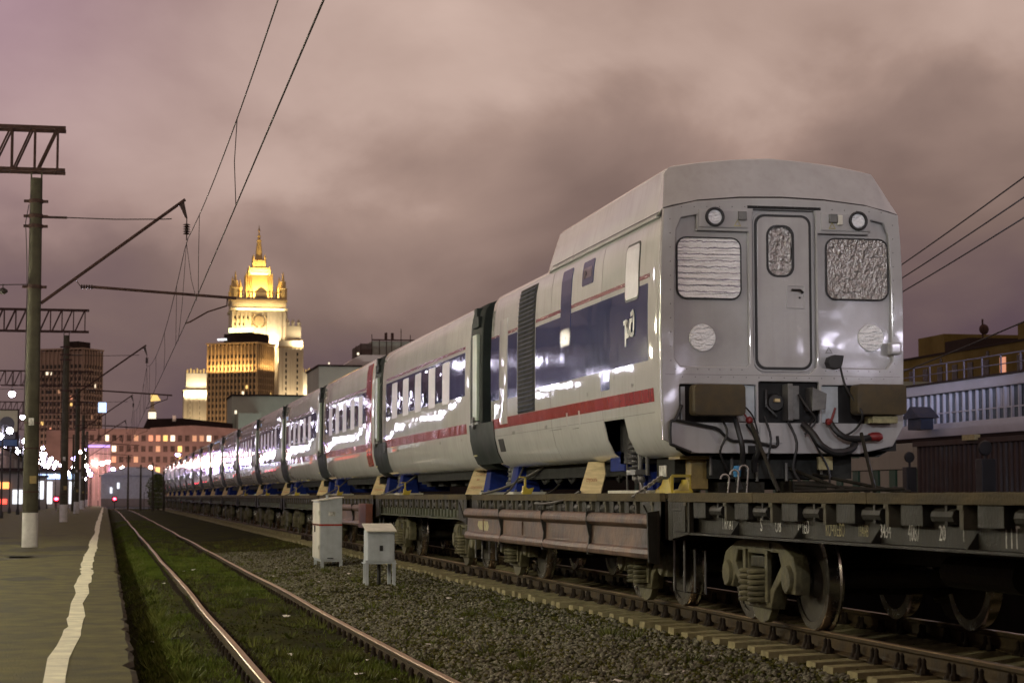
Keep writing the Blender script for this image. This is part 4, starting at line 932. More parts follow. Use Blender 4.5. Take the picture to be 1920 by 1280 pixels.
for k, (x, z_) in enumerate(((6.7, 1.93), (6.95, 1.93), (7.25, 1.86), (7.6, 1.86), (8.02, 1.9))): MB().tube([(x, 21.46, z_ - .09), (x, 21.46, z_ + .12)], .018, 6).build('drain_pipe', steelgrey, fc)
MB().box((XC + .40, 21.3, 1.90), (XC + .57, 21.36, 2.05)).build('junction_box', chalky, fc, bevel=.01)

# ------------------------------------------------------------------ stands, signs, chocks and straps on the wagon decks
DK = 1.632
def make_stand(x, y, label):
    t = thing('support_stand', (x, y, DK), label, 'support stand', 'blue steel stands under the train cars')
    b = MB()
    V = [(x - .20, y - .28, DK + .04), (x + .20, y - .28, DK + .04), (x + .20, y + .28, DK + .04), (x - .20, y + .28, DK + .04), (x - .14, y - .19, 2.07), (x + .14, y - .19, 2.07), (x + .14, y + .19, 2.07), (x - .14, y + .19, 2.07)]
    b.add(V, [(0, 3, 2, 1), (4, 5, 6, 7), (0, 1, 5, 4), (1, 2, 6, 5), (2, 3, 7, 6), (3, 0, 4, 7)]); b.box((x + .15, y - .15, DK + .08), (x + .9, y + .15, 2.0))
    b.build('pillar', bluest, t, bevel=.012)
    for dy in (-.2, 0.2):
        MB().prism([(x - .21, DK + .045), (x - .12, DK + .045), (x - .12, DK + .36)], 'y', y + dy - .012, y + dy + .012).build('gusset', bluest, t)
    MB().box((x - .25, y - .34, DK), (x + .28, y + .34, DK + .04)).build('base_plate', basepl, t, bevel=.005)
    m = MB()
    for dx in (-.21, .21):
        for dy in (-.3, .3): m.lathe([(.022, 0), (.022, .03), (.008, .034)], (x + dx, y + dy, DK + .04), 6, 'z')
    m.build('bolt', steelgrey, t)
    return t
sg = MB()
def make_sign(x, y, label):
    t = thing('plywood_sign', (x, y, DK), label, 'sign', 'plywood warning boards leaning on the wagon decks')
    e = Vector((.80, -.60, 0)); nrm = Vector((-.60, -.80, 0)); o = Vector((x, y, DK))
    P = [(0, 0), (.33, 0), (.43, .30), (.40, .47), (.17, .47)]
    f = [o + e * a + Vector((0, 0, b)) - nrm * (b * .10) for a, b in P]; k = [p - nrm * .018 for p in f]; n = len(P)
    MB().add(f + k, [tuple(range(n)), tuple(range(2 * n - 1, n - 1, -1))] + [(i, n + i, n + (i + 1) % n, (i + 1) % n) for i in range(n)]).build('board', ply, t)
    for me, a, b in ((sign_txt[0], .285, .335), (sign_txt[1], .245, .245), (sign_txt[2], .215, .105)):
        m = MB(); ff = [o + e * (a + v.co.x * .50) + Vector((0, 0, b + v.co.y * .62)) - nrm * ((b + v.co.y) * .10) + nrm * (.002 + v.co.z) for v in me.vertices]
        m.add(ff, [tuple(p.vertices) for p in me.polygons]); m.build('stencil_text', redink, t)
    MB().tube([o + e * .36 + Vector((0, .02, .42)), o + e * .42 + Vector((.08, .1, .3)), o + e * .44 + Vector((.1, .1, .0))], .012, 6).build('tie_cord', strapm, t)
    return t
ORDJ = ['first', 'second', 'third', 'fourth', 'fifth', 'sixth', 'seventh', 'eighth', 'ninth', 'tenth', 'eleventh', 'twelfth', 'thirteenth', 'fourteenth', 'fifteenth', 'sixteenth']
stA = make_stand(6.52, 30.75, 'blue steel stand with pale base plate under the rear of the front car'); stB = make_stand(6.62, 33.5, 'blue steel stand beside the plywood sign under the second car')
sgn = make_sign(6.20, 34.3, 'yellow plywood warning board with red stencil leaning by the second car')
TA, TB, TS = tree(stA), tree(stB), tree(sgn)
for k in range(1, 15):
    d = PITCH * k
    dup(TA, (0, d, 0), 'blue steel stand under the rear of train car %s' % ORDJ[k]); dup(TB, (0, d, 0), 'blue steel stand beside plywood sign at car joint %s' % ORDJ[k])
    dup(TS, (0, d + (.35 if k > 0 else 0), 0), 'yellow plywood warning board at the %s car joint from the front' % ORDJ[k])
# the cut board and the stand under the near end of the front car
t = thing('plywood_sign', (6.15, 25.6, DK), 'yellow plywood board half hidden behind the blue block under the front car', 'sign', 'plywood warning boards leaning on the wagon decks')
e = Vector((.62, -.78, 0)); nrm = Vector((-.78, -.62, 0)); o = Vector((6.14, 25.5, DK)); P = [(0, 0), (.36, 0), (.44, .26), (.42, .42), (.16, .42)]
f = [o + e * a + Vector((0, 0, b)) for a, b in P]; k = [p - nrm * .018 for p in f]; n = 5
MB().add(f + k, [tuple(range(n)), tuple(range(2 * n - 1, n - 1, -1))] + [(i, n + i, n + (i + 1) % n, (i + 1) % n) for i in range(n)]).build('board', ply, t)
m = MB(); me = sign_txt[2]; m.add([o + e * (.22 + v.co.x * .42) + Vector((0, 0, .16 + v.co.y * .7)) + nrm * .003 for v in me.vertices], [tuple(p.vertices) for p in me.polygons]); m.build('stencil_text', redink, t)
t = thing('support_stand', (6.5, 23.7, DK), 'stepped blue steel block bolted to the deck under the front car', 'support stand', 'blue steel stands under the train cars')
MB().box((6.30, 23.75, DK + .28), (6.74, 24.45, DK + .53)).build('upper_block', bluest, t, bevel=.012)
MB().box((6.46, 22.75, DK + .045), (6.80, 23.45, DK + .26)).build('lower_block', bluest, t, bevel=.012)
MB().prism([(23.0, DK + .045), (24.3, DK + .045), (24.3, DK + .3), (23.6, DK + .45)], 'x', 6.72, 6.86).build('web', bluest, t)
MB().box((6.28, 22.55, DK), (6.9, 24.5, DK + .04)).build('base_plate', basepl, t, bevel=.005)
for y in (22.95, 23.3): MB().box((6.43, y - .03, DK + .05), (6.46, y + .03, DK + .25)).build('rib', bluest, t)
t = thing('prop_post', (6.62, 21.75, DK), 'brown ochre timber post propping the front end of the front car', 'prop post')
MB().box((6.52, 21.62, DK + .05), (6.72, 21.85, 2.02)).build('post', ochre, t, bevel=.01); MB().box((6.35, 21.50, 2.02), (6.95, 21.95, 2.055)).build('head_plate', ochre, t)
t = thing('wheel_chock', (6.45, 21.95, DK), 'yellow steel chock frame at the foot of the timber post', 'chock', 'yellow steel chocks on the decks')
m = MB(); m.prism([(21.6, DK), (22.3, DK), (22.22, DK + .05), (22.1, DK + .05), (21.95, DK + .16), (21.7, DK + .16)], 'x', 6.28, 6.31); m.prism([(21.6, DK), (22.3, DK), (22.22, DK + .05), (22.1, DK + .05), (21.95, DK + .16), (21.7, DK + .16)], 'x', 6.5, 6.53)
m.build('side_plate', yellow, t); m = MB(); m.box((6.30, 21.55, DK), (6.52, 22.35, DK + .03)); m.beam((6.3, 22.25, DK + .02), (6.48, 22.05, DK + .22), .05, .05); m.beam((6.3, 21.65, DK + .03), (6.3, 21.65, DK + .2), .03, .03); m.beam((6.52, 21.65, DK + .03), (6.52, 21.65, DK + .2), .03, .03); m.beam((6.3, 21.65, DK + .2), (6.52, 21.65, DK + .2), .03, .03); m.build('base_frame', yellow, t)
def small_chock(y): 
    t = thing('wheel_chock', (6.35, y, DK), 'small yellow chock beside the blue stand under the front car' if y < 31 else 'small yellow chock under train car %s' % ORDJ[int((y - 30) / PITCH) + 0], 'chock', 'yellow steel chocks on the decks')
    m = MB(); m.prism([(6.22, DK), (6.36, DK), (6.40, DK + .10), (6.32, DK + .08), (6.24, DK + .13)], 'y', y - .05, y + .05); m.build('foot', yellow, t); m = MB(); m.box((6.26, y - .04, DK + .10), (6.28, y + .04, DK + .27)); m.box((6.18, y - .04, DK + .25), (6.28, y + .04, DK + .27)); m.build('hook', yellow, t); return t
for k in range(6): small_chock(29.55 + PITCH * k)
def strap(a, b, r, label, sag=.06, mt=strapm):
    a, b = Vector(a), Vector(b); P = [a.lerp(b, t / 6) - Vector((0, 0, sag * 4 * (t / 6) * (1 - t / 6))) for t in range(7)]
    return tag(MB().tube(P, r, 6).build('tie_strap', mt, smooth=True), label, 'strap', 'tie down straps between cars and decks')
strap((6.15, 32.4, DK + .01), (6.5, 29.2, 2.05), .022, 'dark strap slanting up from the deck edge behind the rear blue stand')
strap((6.09, 28.0, 1.50), (6.13, 25.4, 1.66), .020, 'dark strap running along the deck edge to the foot of the cut plywood board')
strap((6.12, 30.4, DK), (6.45, 30.5, 2.05), .016, 'thin strap hanging down over the rear blue stand')
strap((6.30, 23.6, 1.50), (6.32, 23.7, 2.1), .014, 'thin vertical strap in front of the stepped blue block', 0)
strap((6.22, 22.5, DK - .02), (6.36, 23.6, 2.1), .022, 'diagonal steel strut slanting across the stepped blue block', 0, steelgrey)
strap((6.14, 27.5, DK), (6.8, 29.0, 1.95), .014, 'thin dark cord crossing the gap under the front car')
for k in range(1, 6): strap((6.14, 32.3 + PITCH * k, DK), (6.5, 29.4 + PITCH * k, 2.05), .02, 'dark strap slanting under train car %s' % ORDJ[k])
ch = MB()
for i in range(13):
    p = Vector((6.10 + .012 * i, 22.55 - .05 * i, 1.60 + .018 * i)); a = Vector((.012, -.05, .018)).normalized(); u = Vector((0, 0, 1)) if i % 2 else Vector((1, .2, 0)); 
    ch.tube([p + a * (.042 * math.cos(q)) + u * (.022 * math.sin(q)) for q in [j * 6.283 / 10 for j in range(10)]], .009, 6, closed=True)
tag(ch.build('chain', chainm, smooth=True), 'bright steel chain running from the deck edge to the yellow chock', 'chain')
ch = MB()
for j in range(3):
    c = (6.72 + .11 * j, 21.0, DK + .16 + .05 * j); ch.tube([(c[0] + .05 * math.cos(a), c[1], c[2] + .05 * math.sin(a)) for a in [q * .6 - .4 for q in range(7)]], .012, 6); ch.tube([(c[0] + .05, c[1], c[2] - .02), (c[0] + .03, c[1], DK)], .010, 6)
tag(ch.build('shackle_hooks', chainm, smooth=True), 'three bright curved hooks standing on the deck under the front end', 'hooks')
dr = MB()
for a, b in (((8.0, 20.6, DK + .02), (7.6, 21.6, 1.95)), ((8.55, 20.4, DK + .01), (7.9, 21.4, 1.85)), ((7.35, 20.5, DK + .02), (8.5, 20.2, DK + .05)), ((7.5, 20.9, DK + .1), (8.7, 20.5, DK + .02)), ((7.0, 20.9, 2.4), (7.1, 20.3, DK + .02)), ((8.25, 20.8, 2.3), (8.2, 20.3, DK + .02))): dr.tube([a, b], .022, 6)
dr.box((7.55, 21.1, DK), (7.95, 21.7, DK + .14)); dr.box((6.8, 21.5, DK), (7.35, 21.9, DK + .13))
tag(dr.build('draw_gear', wagon), 'dark bars and tackle lying on the deck under the front car end', 'tackle')

# ------------------------------------------------------------------ trackside cabinets
def gzs(x, y): return float(gz(np.array(x), np.array(y)))
t = thing('relay_cabinet', (5.08, 46, gzs(5.25, 46)), 'tall grey relay cabinet with a red band and door side coloured as lit', 'cabinet')
z0 = gzs(5.25, 46); a0, a1, b0, b1 = 4.86, 5.36, 45.6, 47.2
b = MB(); b.prism([(a0 + .0, z0 + .17), (a1, z0 + .17), (a1, z0 + 1.60), (a0, z0 + 1.52)], 'y', b0, b1); b.build('case', cabgrey, t, bevel=.008)
MB().box((a0 - .022, b0 + .04, z0 + .20), (a0 - .003, b1 - .04, z0 + 1.49)).build('door', cabwhite, t, bevel=.006)  # lamp light on this side put into a paler, warmer colour
for zz in (.42, 1.2): MB().box((a0 - .045, b0 + .02, z0 + zz), (a0 - .023, b0 + .10, z0 + zz + .09)).build('hinge', cabwhite, t)
MB().box((a0 - .026, b0 - .005, z0 + .955), (a1 + .004, b1, z0 + .995)).build('red_band', redp, t)
MB().prism([(a0 - .05, z0 + 1.522), (a1 + .03, z0 + 1.605), (a1 + .03, z0 + 1.625), (a0 - .05, z0 + 1.545)], 'y', b0 - .03, b1 + .03).build('roof', cabwhite, t)
MB().box((a0 + .02, b0 + .02, z0 + .13), (a1 + .02, b1, z0 + .17)).build('plinth', cabgrey, t)
for x in (a0 + .05, a1 - .02):
    for y in (b0 + .06, b1 - .06): MB().box((x - .035, y - .035, z0 - .1), (x + .035, y + .035, z0 + .13)).build('leg', cabgrey, t)
MB().tube([(a0 + .18, b0 + .3, z0 + 1.55), (a0 + .18, b0 + .3, z0 + 1.66)], .03, 8).build('vent', cabgrey, t)
MB().box((a0 + .16, b0 - .014, z0 + .20), (a0 + .30, b0 - .002, z0 + .225)).build('latch', blackr, t)
MB().box((a0 + .18, b0 - .006, z0 + 1.18), (a0 + .34, b0 - .001, z0 + 1.28)).build('number_label', chalk, t)
MB().box((a0 - .05, b0 + .9, z0 + .8), (a0 - .023, b0 + .96, z0 + .95)).build('door_handle', blackr, t)
MB().tube([(a1 - .06, b0 + .2, z0 + .2), (a1 + .03, b0 + .15, z0 + .05), (a1 + .2, b0 + .1, z0 - .02), (a1 + .5, b0 + .4, z0 - .03)], .02, 6).build('cable', blackr, t)
z0 = gzs(4.95, 36.2); t = thing('junction_cabinet', (4.95, 36.2, z0), 'small grey junction box on two angle iron legs with a sloped lid', 'cabinet')
MB().box((4.70, 36.0, z0 + .40), (5.20, 36.55, z0 + .98)).build('case', cabgrey, t, bevel=.008)
MB().box((4.715, 35.985, z0 + .43), (5.185, 35.998, z0 + .95)).build('door', cabgrey, t, bevel=.006)
MB().prism([(35.93, z0 + .965), (36.58, z0 + 1.09), (36.58, z0 + 1.115), (35.93, z0 + .99)], 'x', 4.665, 5.225).build('lid', cabwhite, t, bevel=.004)
MB().box((4.70, 36.0, z0 + .982), (5.2, 36.5, z0 + 1.0)).build('lid_lip', cabgrey, t)
for x, y in ((4.69, 36.0), (5.19, 36.0), (4.72, 36.5), (5.17, 36.5)): 
    m = MB(); m.box((x - .03, y - .008, z0 - .1), (x + .03, y + .0, z0 + .45)); m.box((x - .03, y, z0 - .1), (x - .022, y + .05, z0 + .45)); m.build('leg', cabgrey, t)
MB().box((4.92, 35.975, z0 + .62), (4.98, 35.984, z0 + .72)).build('lock', blackr, t); MB().tube([(4.95, 36.3, z0 + .4), (4.95, 36.3, z0 - .05)], .035, 8).build('cable_duct', blackr, t)
MB().box((4.66, 35.99, z0 + .385), (5.24, 36.56, z0 + .40)).build('base_rail', cabgrey, t)

# ------------------------------------------------------------------ overhead line: poles, gantries, wires
def make_pole(x, y, label, bracket=True):
    t = thing('catenary_pole', (x, y, .2), label, 'pole', 'concrete catenary poles along the platform')
    MB().lathe([(.218, 0), (.214, .95)], (x, y, .2), 24, 'z').build('painted_base', whitewash, t, smooth=True)
    MB().lathe([(.214, .951), (.165, 10.25), (.02, 10.26)], (x, y, .2), 24, 'z').build('shaft', concpole, t, smooth=True)
    b = MB()
    for z in (9.75, 9.33, 9.05, 7.35): b.lathe([(.185, 0), (.20, .01), (.20, .10), (.185, .11)], (x, y, z), 20, 'z'); b.box((x - .33, y - .05, z + .02), (x + .33, y + .05, z + .09))
    for z in (3.6, 2.9, 1.7): b.lathe([(.215, 0), (.222, .005), (.222, .035), (.215, .04)], (x, y, z), 20, 'z')
    b.build('clamp_band', gant, t)
    c = MB(); c.box((x - .16, y - .07, 10.40), (x - .12, y + .07, 10.62)); c.box((x + .12, y - .07, 10.40), (x + .16, y + .07, 10.62)); c.build('gantry_bracket', wagonlight, t)
    MB().box((x - .08, y - .26, 3.55), (x + .06, y - .222, 3.75)).build('number_plate', chalk, t)
    MB().box((x - .02, y - .30, 1.95), (x + .16, y - .215, 2.16)).build('notice_box', ochre, t)
    MB().tube([(x - .19, y - .05, 9.7), (x - .27, y - .08, 9.2), (x - .23, y - .05, 8.4), (x - .20, y, 7.4), (x - .22, y, 3.7)], .013, 6).build('earth_cable', wirem, t)
    if bracket:
        tx = 2.13
        MB().tube([(x + .18, y, 6.95), (tx - .05, y, 9.98)], .045, 8).build('bracket_arm', gant, t, smooth=True)
        MB().tube([(x + .2, y, 9.37), (x + .85, y, 9.37)], .035, 8).build('tie_insulator', insul, t, smooth=True)
        MB().tube([(x + .85, y, 9.37), (x + 2.2, y, 9.36), (x + 3.5, y, 9.40), (tx - .42, y, 9.42)], .016, 6).build('tie_rod', wirem, t)
        i = MB().prism([(tx - .22, 9.83), (tx - .08, 9.92), (tx + .02, 9.45), (tx - .04, 9.45)], 'y', y - .03, y + .03)
        i.tube([(tx, y, 9.46), (tx, y, 8.82)], .018, 6)
        for k in range(5): i.lathe([(.04, 0), (.11, .02), (.04, .055)], (tx, y, 8.98 + k * .065), 12, 'z')
        i.build('suspension_insulator', insul, t, smooth=True)
        j = MB(); j.tube([(x + 1.1, y, 7.65), (x + 1.25, y, 7.45)], .012, 6)
        for k in range(5): j.lathe([(.04, 0), (.075, .03), (.04, .06)], (x + 1.25 + k * .07, y, 7.44), 10, 'x')
        j.build('stay_insulator', insul, t, smooth=True)
        MB().tube([(x + 1.55, y, 7.44), (3.55, y, 7.20)], .04, 8).build('steady_tube', gant, t, smooth=True)
        MB().tube([(3.30, y, 7.20), (3.28, y, 6.98), (2.75, y, 6.80), (2.25, y, 6.50), (2.12, y, 6.46)], .022, 8).build('steady_arm', gant, t, smooth=True)
    return t
def make_truss(x1, y, label):
    t = thing('gantry_truss', (x1, y, 10.6), label, 'gantry', 'lattice gantry beams spanning the platform')
    x0 = x1 - 15.2; zt, zb = 11.85, 10.66
    for dy in (-.28, .28):
        c = MB()
        for z in (zt, zb): c.beam((x0, y + dy, z), (x1, y + dy, z), .09, .09)
        c.build('chord', gant, t)
        w = MB(); n = int(15 / .62)
        for k in range(n + 1):
            xx = x1 - .22 - k * .62; w.beam((xx, y + dy, zb), (xx, y + dy, zt), .05, .05 if k % 2 else .07)
            if k % 2 == 0 and k: w.beam((xx + .55, y + dy, zt), (xx + .05, y + dy, zb), .05, .05)
            if k % 2 == 1: w.beam((xx + .6, y + dy, zt), (xx + .08, y + dy, zb), .05, .05)
        w.build('lattice', gant, t)
    c = MB()
    for k in range(13): c.beam((x1 - .3 - k * 1.22, y - .28, zt), (x1 - .3 - k * 1.22, y + .28, zt), .04, .04); c.beam((x1 - .3 - k * 1.22, y - .28, zb), (x1 - .3 - k * 1.22, y + .28, zb), .04, .04)
    c.build('cross_tie', gant, t)
    return t
PY = [(-2.6, -5.0), (-2.03, 56.2), (-2.25, 111.4), (-2.35, 166.5), (-2.5, 221.5), (-2.6, 276.5)]
PL = ['concrete catenary pole standing behind the camera on the platform', 'nearest concrete catenary pole with whitewashed foot on the platform', 'second concrete catenary pole along the platform edge', 'third concrete catenary pole along the platform edge', 'fourth concrete catenary pole along the platform edge', 'farthest concrete catenary pole by the station lights']
TL = ['gantry truss beyond the camera', 'rusty lattice gantry resting on the nearest catenary pole', 'lattice gantry resting on the second catenary pole', 'lattice gantry resting on the third catenary pole', 'lattice gantry resting on the fourth catenary pole', 'lattice gantry resting on the farthest catenary pole']
for i, (x, y) in enumerate(PY):
    make_pole(x, y, PL[i])
    if i: make_truss(x + .78 if i == 1 else x + 1.2, y, TL[i])
for i, (x, y, h) in enumerate(((-2.9, 138, 7.2), (-3.1, 194, 7.5), (-2.6, 248, 9), (7.2, 205, 5.6), (4.9, 215, 5.2), (3.7, 218, 5.0), (6.0, 212, 4.2), (2.6, 240, 6.5))):
    t = thing('slim_mast', (x, y, .0), ['slim grey mast between the second and third catenary poles', 'slim grey mast between the third and fourth catenary poles', 'slim dark mast near the farthest catenary pole', 'tall slim signal mast standing before the brick building', 'slim post left of the bush by the fence', 'slim post in front of the grey hut', 'short post just left of the bush', 'thin mast behind the grey hut'][i], 'mast')
    MB().lathe([(.13, 0), (.085, h), (.01, h + .02)], (x, y, 0), 10, 'z').build('shaft', concpole, t, smooth=True); MB().box((x - .5, y - .04, h - .35), (x + .5, y + .04, h - .28)).build('cross_arm', gant, t)
def catenary(x, label, zc=6.45, zm=8.80):
    t = thing('catenary_wires', (x, 0, zm), label, 'overhead wire')
    sup = [y for _, y in PY]; sup = [sup[0] - 54] + sup
    ms = MB(); pts = []
    def zmess(y):
        for a, b in zip(sup, sup[1:]):
            if a <= y <= b: s = (y - a) / (b - a); return zm - .95 * 4 * s * (1 - s)
        return zm
    ms.tube([(x - .003 * max(0, 56 - y), y, zmess(y)) for y in np.arange(-40, 276, 2.5)], .011, 6); ms.build('messenger_wire', wirem, t)
    MB().tube([(x - .003 * max(0, 56 - y), y, zc) for y in np.arange(-40, 276, 6)], .012, 6).build('contact_wire', wirem, t)
    for a, b in zip(sup, sup[1:]):
        for s in (.14, .38, .62, .86):
            y = a + (b - a) * s
            if y < 5 or y > 240: continue
            xw = x - .003 * max(0, 56 - y); MB().tube([(xw, y, zmess(y)), (xw + random.uniform(-.04, .04), y + .05, (zmess(y) + zc) / 2), (xw, y + .1, zc)], .008, 5).build('dropper', wirem, t)
    for (_, y) in PY[1:4]:
        for s in (-1, 1): MB().tube([(x, y, zm - .05), (x + .02, y + s * 3.2, zc + .9), (x + .03, y + s * 6.5, zc + .02)], .008, 5).build('stitch_wire', wirem, t)
    return t
catenary(2.13, 'messenger and contact wires hanging over the overgrown track')
def fwire(a, b, label, r=.018, sag=.25):
    a, b = Vector(a), Vector(b); P = [a.lerp(b, k / 10) - Vector((0, 0, sag * 4 * (k / 10) * (1 - k / 10))) for k in range(11)]
    tag(MB().tube(P, r, 6).build('feeder_wire', wirem), label, 'wire', 'feeder wires to the right of the train')
for i, (z0, z1, lab) in enumerate(((9.30, 9.62, 'uppermost of three thin feeder wires in the sky right of the front car'), (8.90, 9.10, 'middle one of three thin feeder wires right of the front car'), (8.48, 8.58, 'lowest of three thin feeder wires right of the front car'))):
    fwire((29.5, 78, z0 - .1), (20.4, 37, z1), lab, .02, .12)
fwire((29.7, 80, 5.5), (20.4, 37, 6.05), 'single low feeder wire crossing before the ochre brick building', .02, .1)
for x, y, z in ((-2.2, 56.2, 7.47), (-2.45, 111.4, 7.5)):
    m = MB(); m.tube([(x, y, z), (x - 1.2, y, z - .04), (x - 6, y, z - .05)], .014, 6); m.lathe([(.04, -.09), (.13, -.03), (.13, .03), (.04, .09)], (x - .68, y, z - .20), 14, 'z'); m.tube([(x - .68, y, z), (x - .68, y, z - .2)], .015, 6)
    tag(m.build('span_wire', wirem), 'span wire with disc insulator running left off the %s pole' % ('nearest' if y < 60 else 'second'), 'wire')

# ------------------------------------------------------------------ right hand side: glazed gallery, wall panels, ochre building
GL = 28.0
t = thing('dark_backdrop', (12, 60, -.5), 'added dark backdrop wall on the far side of the loaded wagons', 'backdrop wall')
MB().box((10.4, -10, -.5), (10.7, 330, 1.02)).build('wall', farwall, t); MB().box((10.25, -10, 1.021), (23, 330, 1.15)).build('slab', farwall, t)  # wall and slab added so the view under the wagons stays dark
t = thing('glazed_gallery', (GL, 80, 0), 'long raised gallery with a row of pale framed windows right of the train', 'gallery')
MB().box((GL + .25, 40, 3.62), (GL + 7, 340, 5.40)).build('back_wall', galg, t)
MB().box((GL - .05, 40, 5.12), (GL + .3, 340, 5.46)).build('upper_fascia', galw, t)
MB().box((GL - .12, 40, 5.462), (GL + 7, 340, 5.52)).build('roof_edge', brickdk, t)
MB().box((GL - .55, 40, 3.60), (GL + .3, 340, 3.86)).build('canopy_edge', galw, t); MB().box((GL - .5, 40, 3.50), (GL + .3, 340, 3.598)).build('canopy_soffit', brickdk, t)
MB().box((GL - .1, 40, 3.862), (GL + .24, 340, 4.08)).build('window_sill', galw, t)
MB().box((GL + .06, 40, 4.42), (GL + .12, 130, 4.46)).build('transom', galw, t)
mu0 = None
for k in range(96):
    y = 46 + k * .52
    if mu0 is None: mu0 = MB().box((GL + .03, y - .035, 4.08), (GL + .12, y + .035, 5.12)).build('mullion', galw, t)
    else:
        c = mu0.copy(); COL.objects.link(c); c.location = (0, k * .52, 0)
g0 = None
for k in range(95):
    y = 46 + k * .52
    if g0 is None: g0 = MB().box((GL + .13, y + .04, 4.09), (GL + .15, y + .48, 5.11)).build('pane', galg, t)
    else:
        c = g0.copy(); COL.objects.link(c); c.location = (random.uniform(-.01, .01), k * .52, 0)
for a in (58.3, 58.8, 49.5): MB().box((GL + .125, a, 4.46), (GL + .16, a + .46, 5.08)).build('blind', galw, t)
r_ = MB(); r_.box((GL + .1, 40, 6.12), (GL + .15, 130, 6.16)); r_.box((GL + .1, 40, 5.82), (GL + .14, 130, 5.85))
for k in range(60): r_.box((GL + .1, 42 + k * 1.4, 5.52), (GL + .14, 42.05 + k * 1.4, 6.14))
r_.build('roof_railing', railm, t)
MB().box((GL + .3, 40, -.5), (GL + 6.5, 340, 3.49)).build('backdrop_base', farwall, t)  # dark mass added to close off the sky seen beneath the cars
t = thing('wall_panels', (27.4, 72, 0), 'cream panelled wall with dark green posts beneath the gallery', 'wall')
y = 62.6; k = 0
while y < 100:
    w_ = (1.05, 1.5, .95, 1.3)[k % 4]
    MB().box((27.4, y, 2.55), (27.6, y + w_ + .62, 3.45)).build('upper_panel', panelw, t, bevel=.01)
    MB().box((27.42, y, .1), (27.6, y + w_, 2.52)).build('panel', panelw, t, bevel=.01)
    MB().box((27.36, y + w_ + .03, .1), (27.5, y + w_ + .60, 2.53)).build('green_post', greenpost, t)
    y += w_ + .64; k += 1
t = thing('corrugated_wall', (26.6, 55, 0), 'dark maroon corrugated steel wall at the right edge under the gallery', 'wall')
m = MB()
y = 40.
P = []
while y < 62: P += [(26.6, y), (26.6, y + .14), (26.68, y + .18), (26.68, y + .32)]; y += .36
P += [(27.2, y), (27.2, 40)]
m.prism(P, 'z', .2, 3.25); m.build('sheeting', corr, t); MB().box((26.52, 40, 3.25), (27.3, 62.3, 3.42)).build('top_rail', corr, t)
MB().box((26.4, 57.2, 3.35), (26.6, 58.1, 3.52)).build('light_box', chalky, t)
b0 = None
for i, (x, y, h, r, lab) in enumerate(((25.6, 60.4, 2.25, .16, 'tall dark round headed post before the cream panels'), (25.0, 62.6, 1.15, .10, 'short dark round headed post, farther of two by the cream panels'), (25.0, 60.2, 1.2, .10, 'short dark round headed post, nearer of two by the cream panels'), (25.4, 54.3, 2.4, .2, 'dark round headed post before the maroon corrugated wall'))):
    t = thing('signal_post', (x, y, .6), lab, 'post', 'dark round headed posts by the right hand wall')
    MB().box((x - r * 1.1, y - r * 1.1, 0), (x + r * 1.1, y + r * 1.1, h + .3)).build('body', blackr, t, bevel=.02); MB().lathe([(.02, -.06), (r, -.05), (r * 1.15, 0), (r, .05), (.02, .06)], (x, y, h + .62), 18, 'y').build('round_head', blackr, t, smooth=True); MB().box((x - .03, y - .03, h + .3), (x + .03, y + .03, h + .6)).build('neck', blackr, t)
t = thing('vent_cowl', (26.7, 63.0, 3.9), 'small blue pitched cowl standing on the gallery canopy', 'cowl')
MB().prism([(61.9, 4.22), (63.4, 4.22), (62.65, 4.62)], 'x', 26.6, 27.35).build('hood', cowlm, t); MB().box((26.75, 62.1, 3.84), (27.2, 63.2, 4.22)).build('base', cowlm, t)
CL = True
pk = MB()
for k in range(70): pk.box((23.2, 44 + k * .36, -.1), (23.24, 44.05 + k * .36, 1.35))
pk.box((23.2, 44, 1.25), (23.24, 69, 1.29))
t = thing('picket_fence', (23.2, 56, -.1), 'low dark picket fence in front of the cream panels', 'fence'); pk.build('pickets', gant, t)['kind'] = 'stuff'
BX = 62
t = thing('brick_building', (BX, 140, 0), 'long ochre brick building with two lit windows right of the train', 'building')
MB().box((BX, 96, 0), (BX + 14, 170, 12.4)).build('wall', beige, t); MB().box((BX + 1, 141.5, 12.4), (BX + 9, 146.5, 14.05)).build('roof_block', beige, t); MB().box((BX + 1, 137.0, 12.4), (BX + 8, 141.4, 13.4)).build('roof_shed', brickdk, t); MB().box((BX + .5, 123.6, 12.4), (BX + 9, 128, 13.7)).build('roof_block', beige, t); MB().box((BX + .6, 96, 12.4), (BX + 9, 123.4, 13.4)).build('roof_shed', beige, t)
MB().box((BX - .08, 96, 12.3), (BX, 170, 12.46)).build('cornice', brickdk, t)
for k in range(14):
    for z in (10.05, 6.6):
        y = 110 + k * 2.7; lit = (k == 7 and z > 9)
        o_ = MB().box((BX - .05, y, z), (BX + .05, y + .9, z + 1.35)).build('window', lit_win2 if lit else winblk, t)
for k in (3, 5, 8, 11): MB().box((BX - .05, 110 + k * 2.7, 11.65), (BX + .05, 110.4 + k * 2.7, 12.0)).build('vent_window', winblk, t)
MB().box((BX - .05, 125.2, 11.3), (BX + .05, 125.8, 12.1)).build('vent_window', winblk, t)
MB().box((BX - .06, 126.4, 8.9), (BX + .06, 127.7, 10.0)).build('lit_window', lit_win, t)
m = MB(); m.lathe([(.02, 0), (.25, .06), (.40, .16), (.39, .17), (.24, .08), (.02, .03)], (BX + 3, 138.6, 14.2), 20, 'y'); m.tube([(BX + 3, 139, 13.4), (BX + 3, 139, 15.0)], .07, 6); m.build('dish_aerial', gant, t)
MB().tube([(BX + 3, 125.2, 13.6), (BX + 3, 125.2, 14.7)], .06, 6).build('aerial_mast', gant, t)
t = thing('rendered_house', (58, 145, 0), 'pale green rendered block with one bright window before the ochre building', 'building')
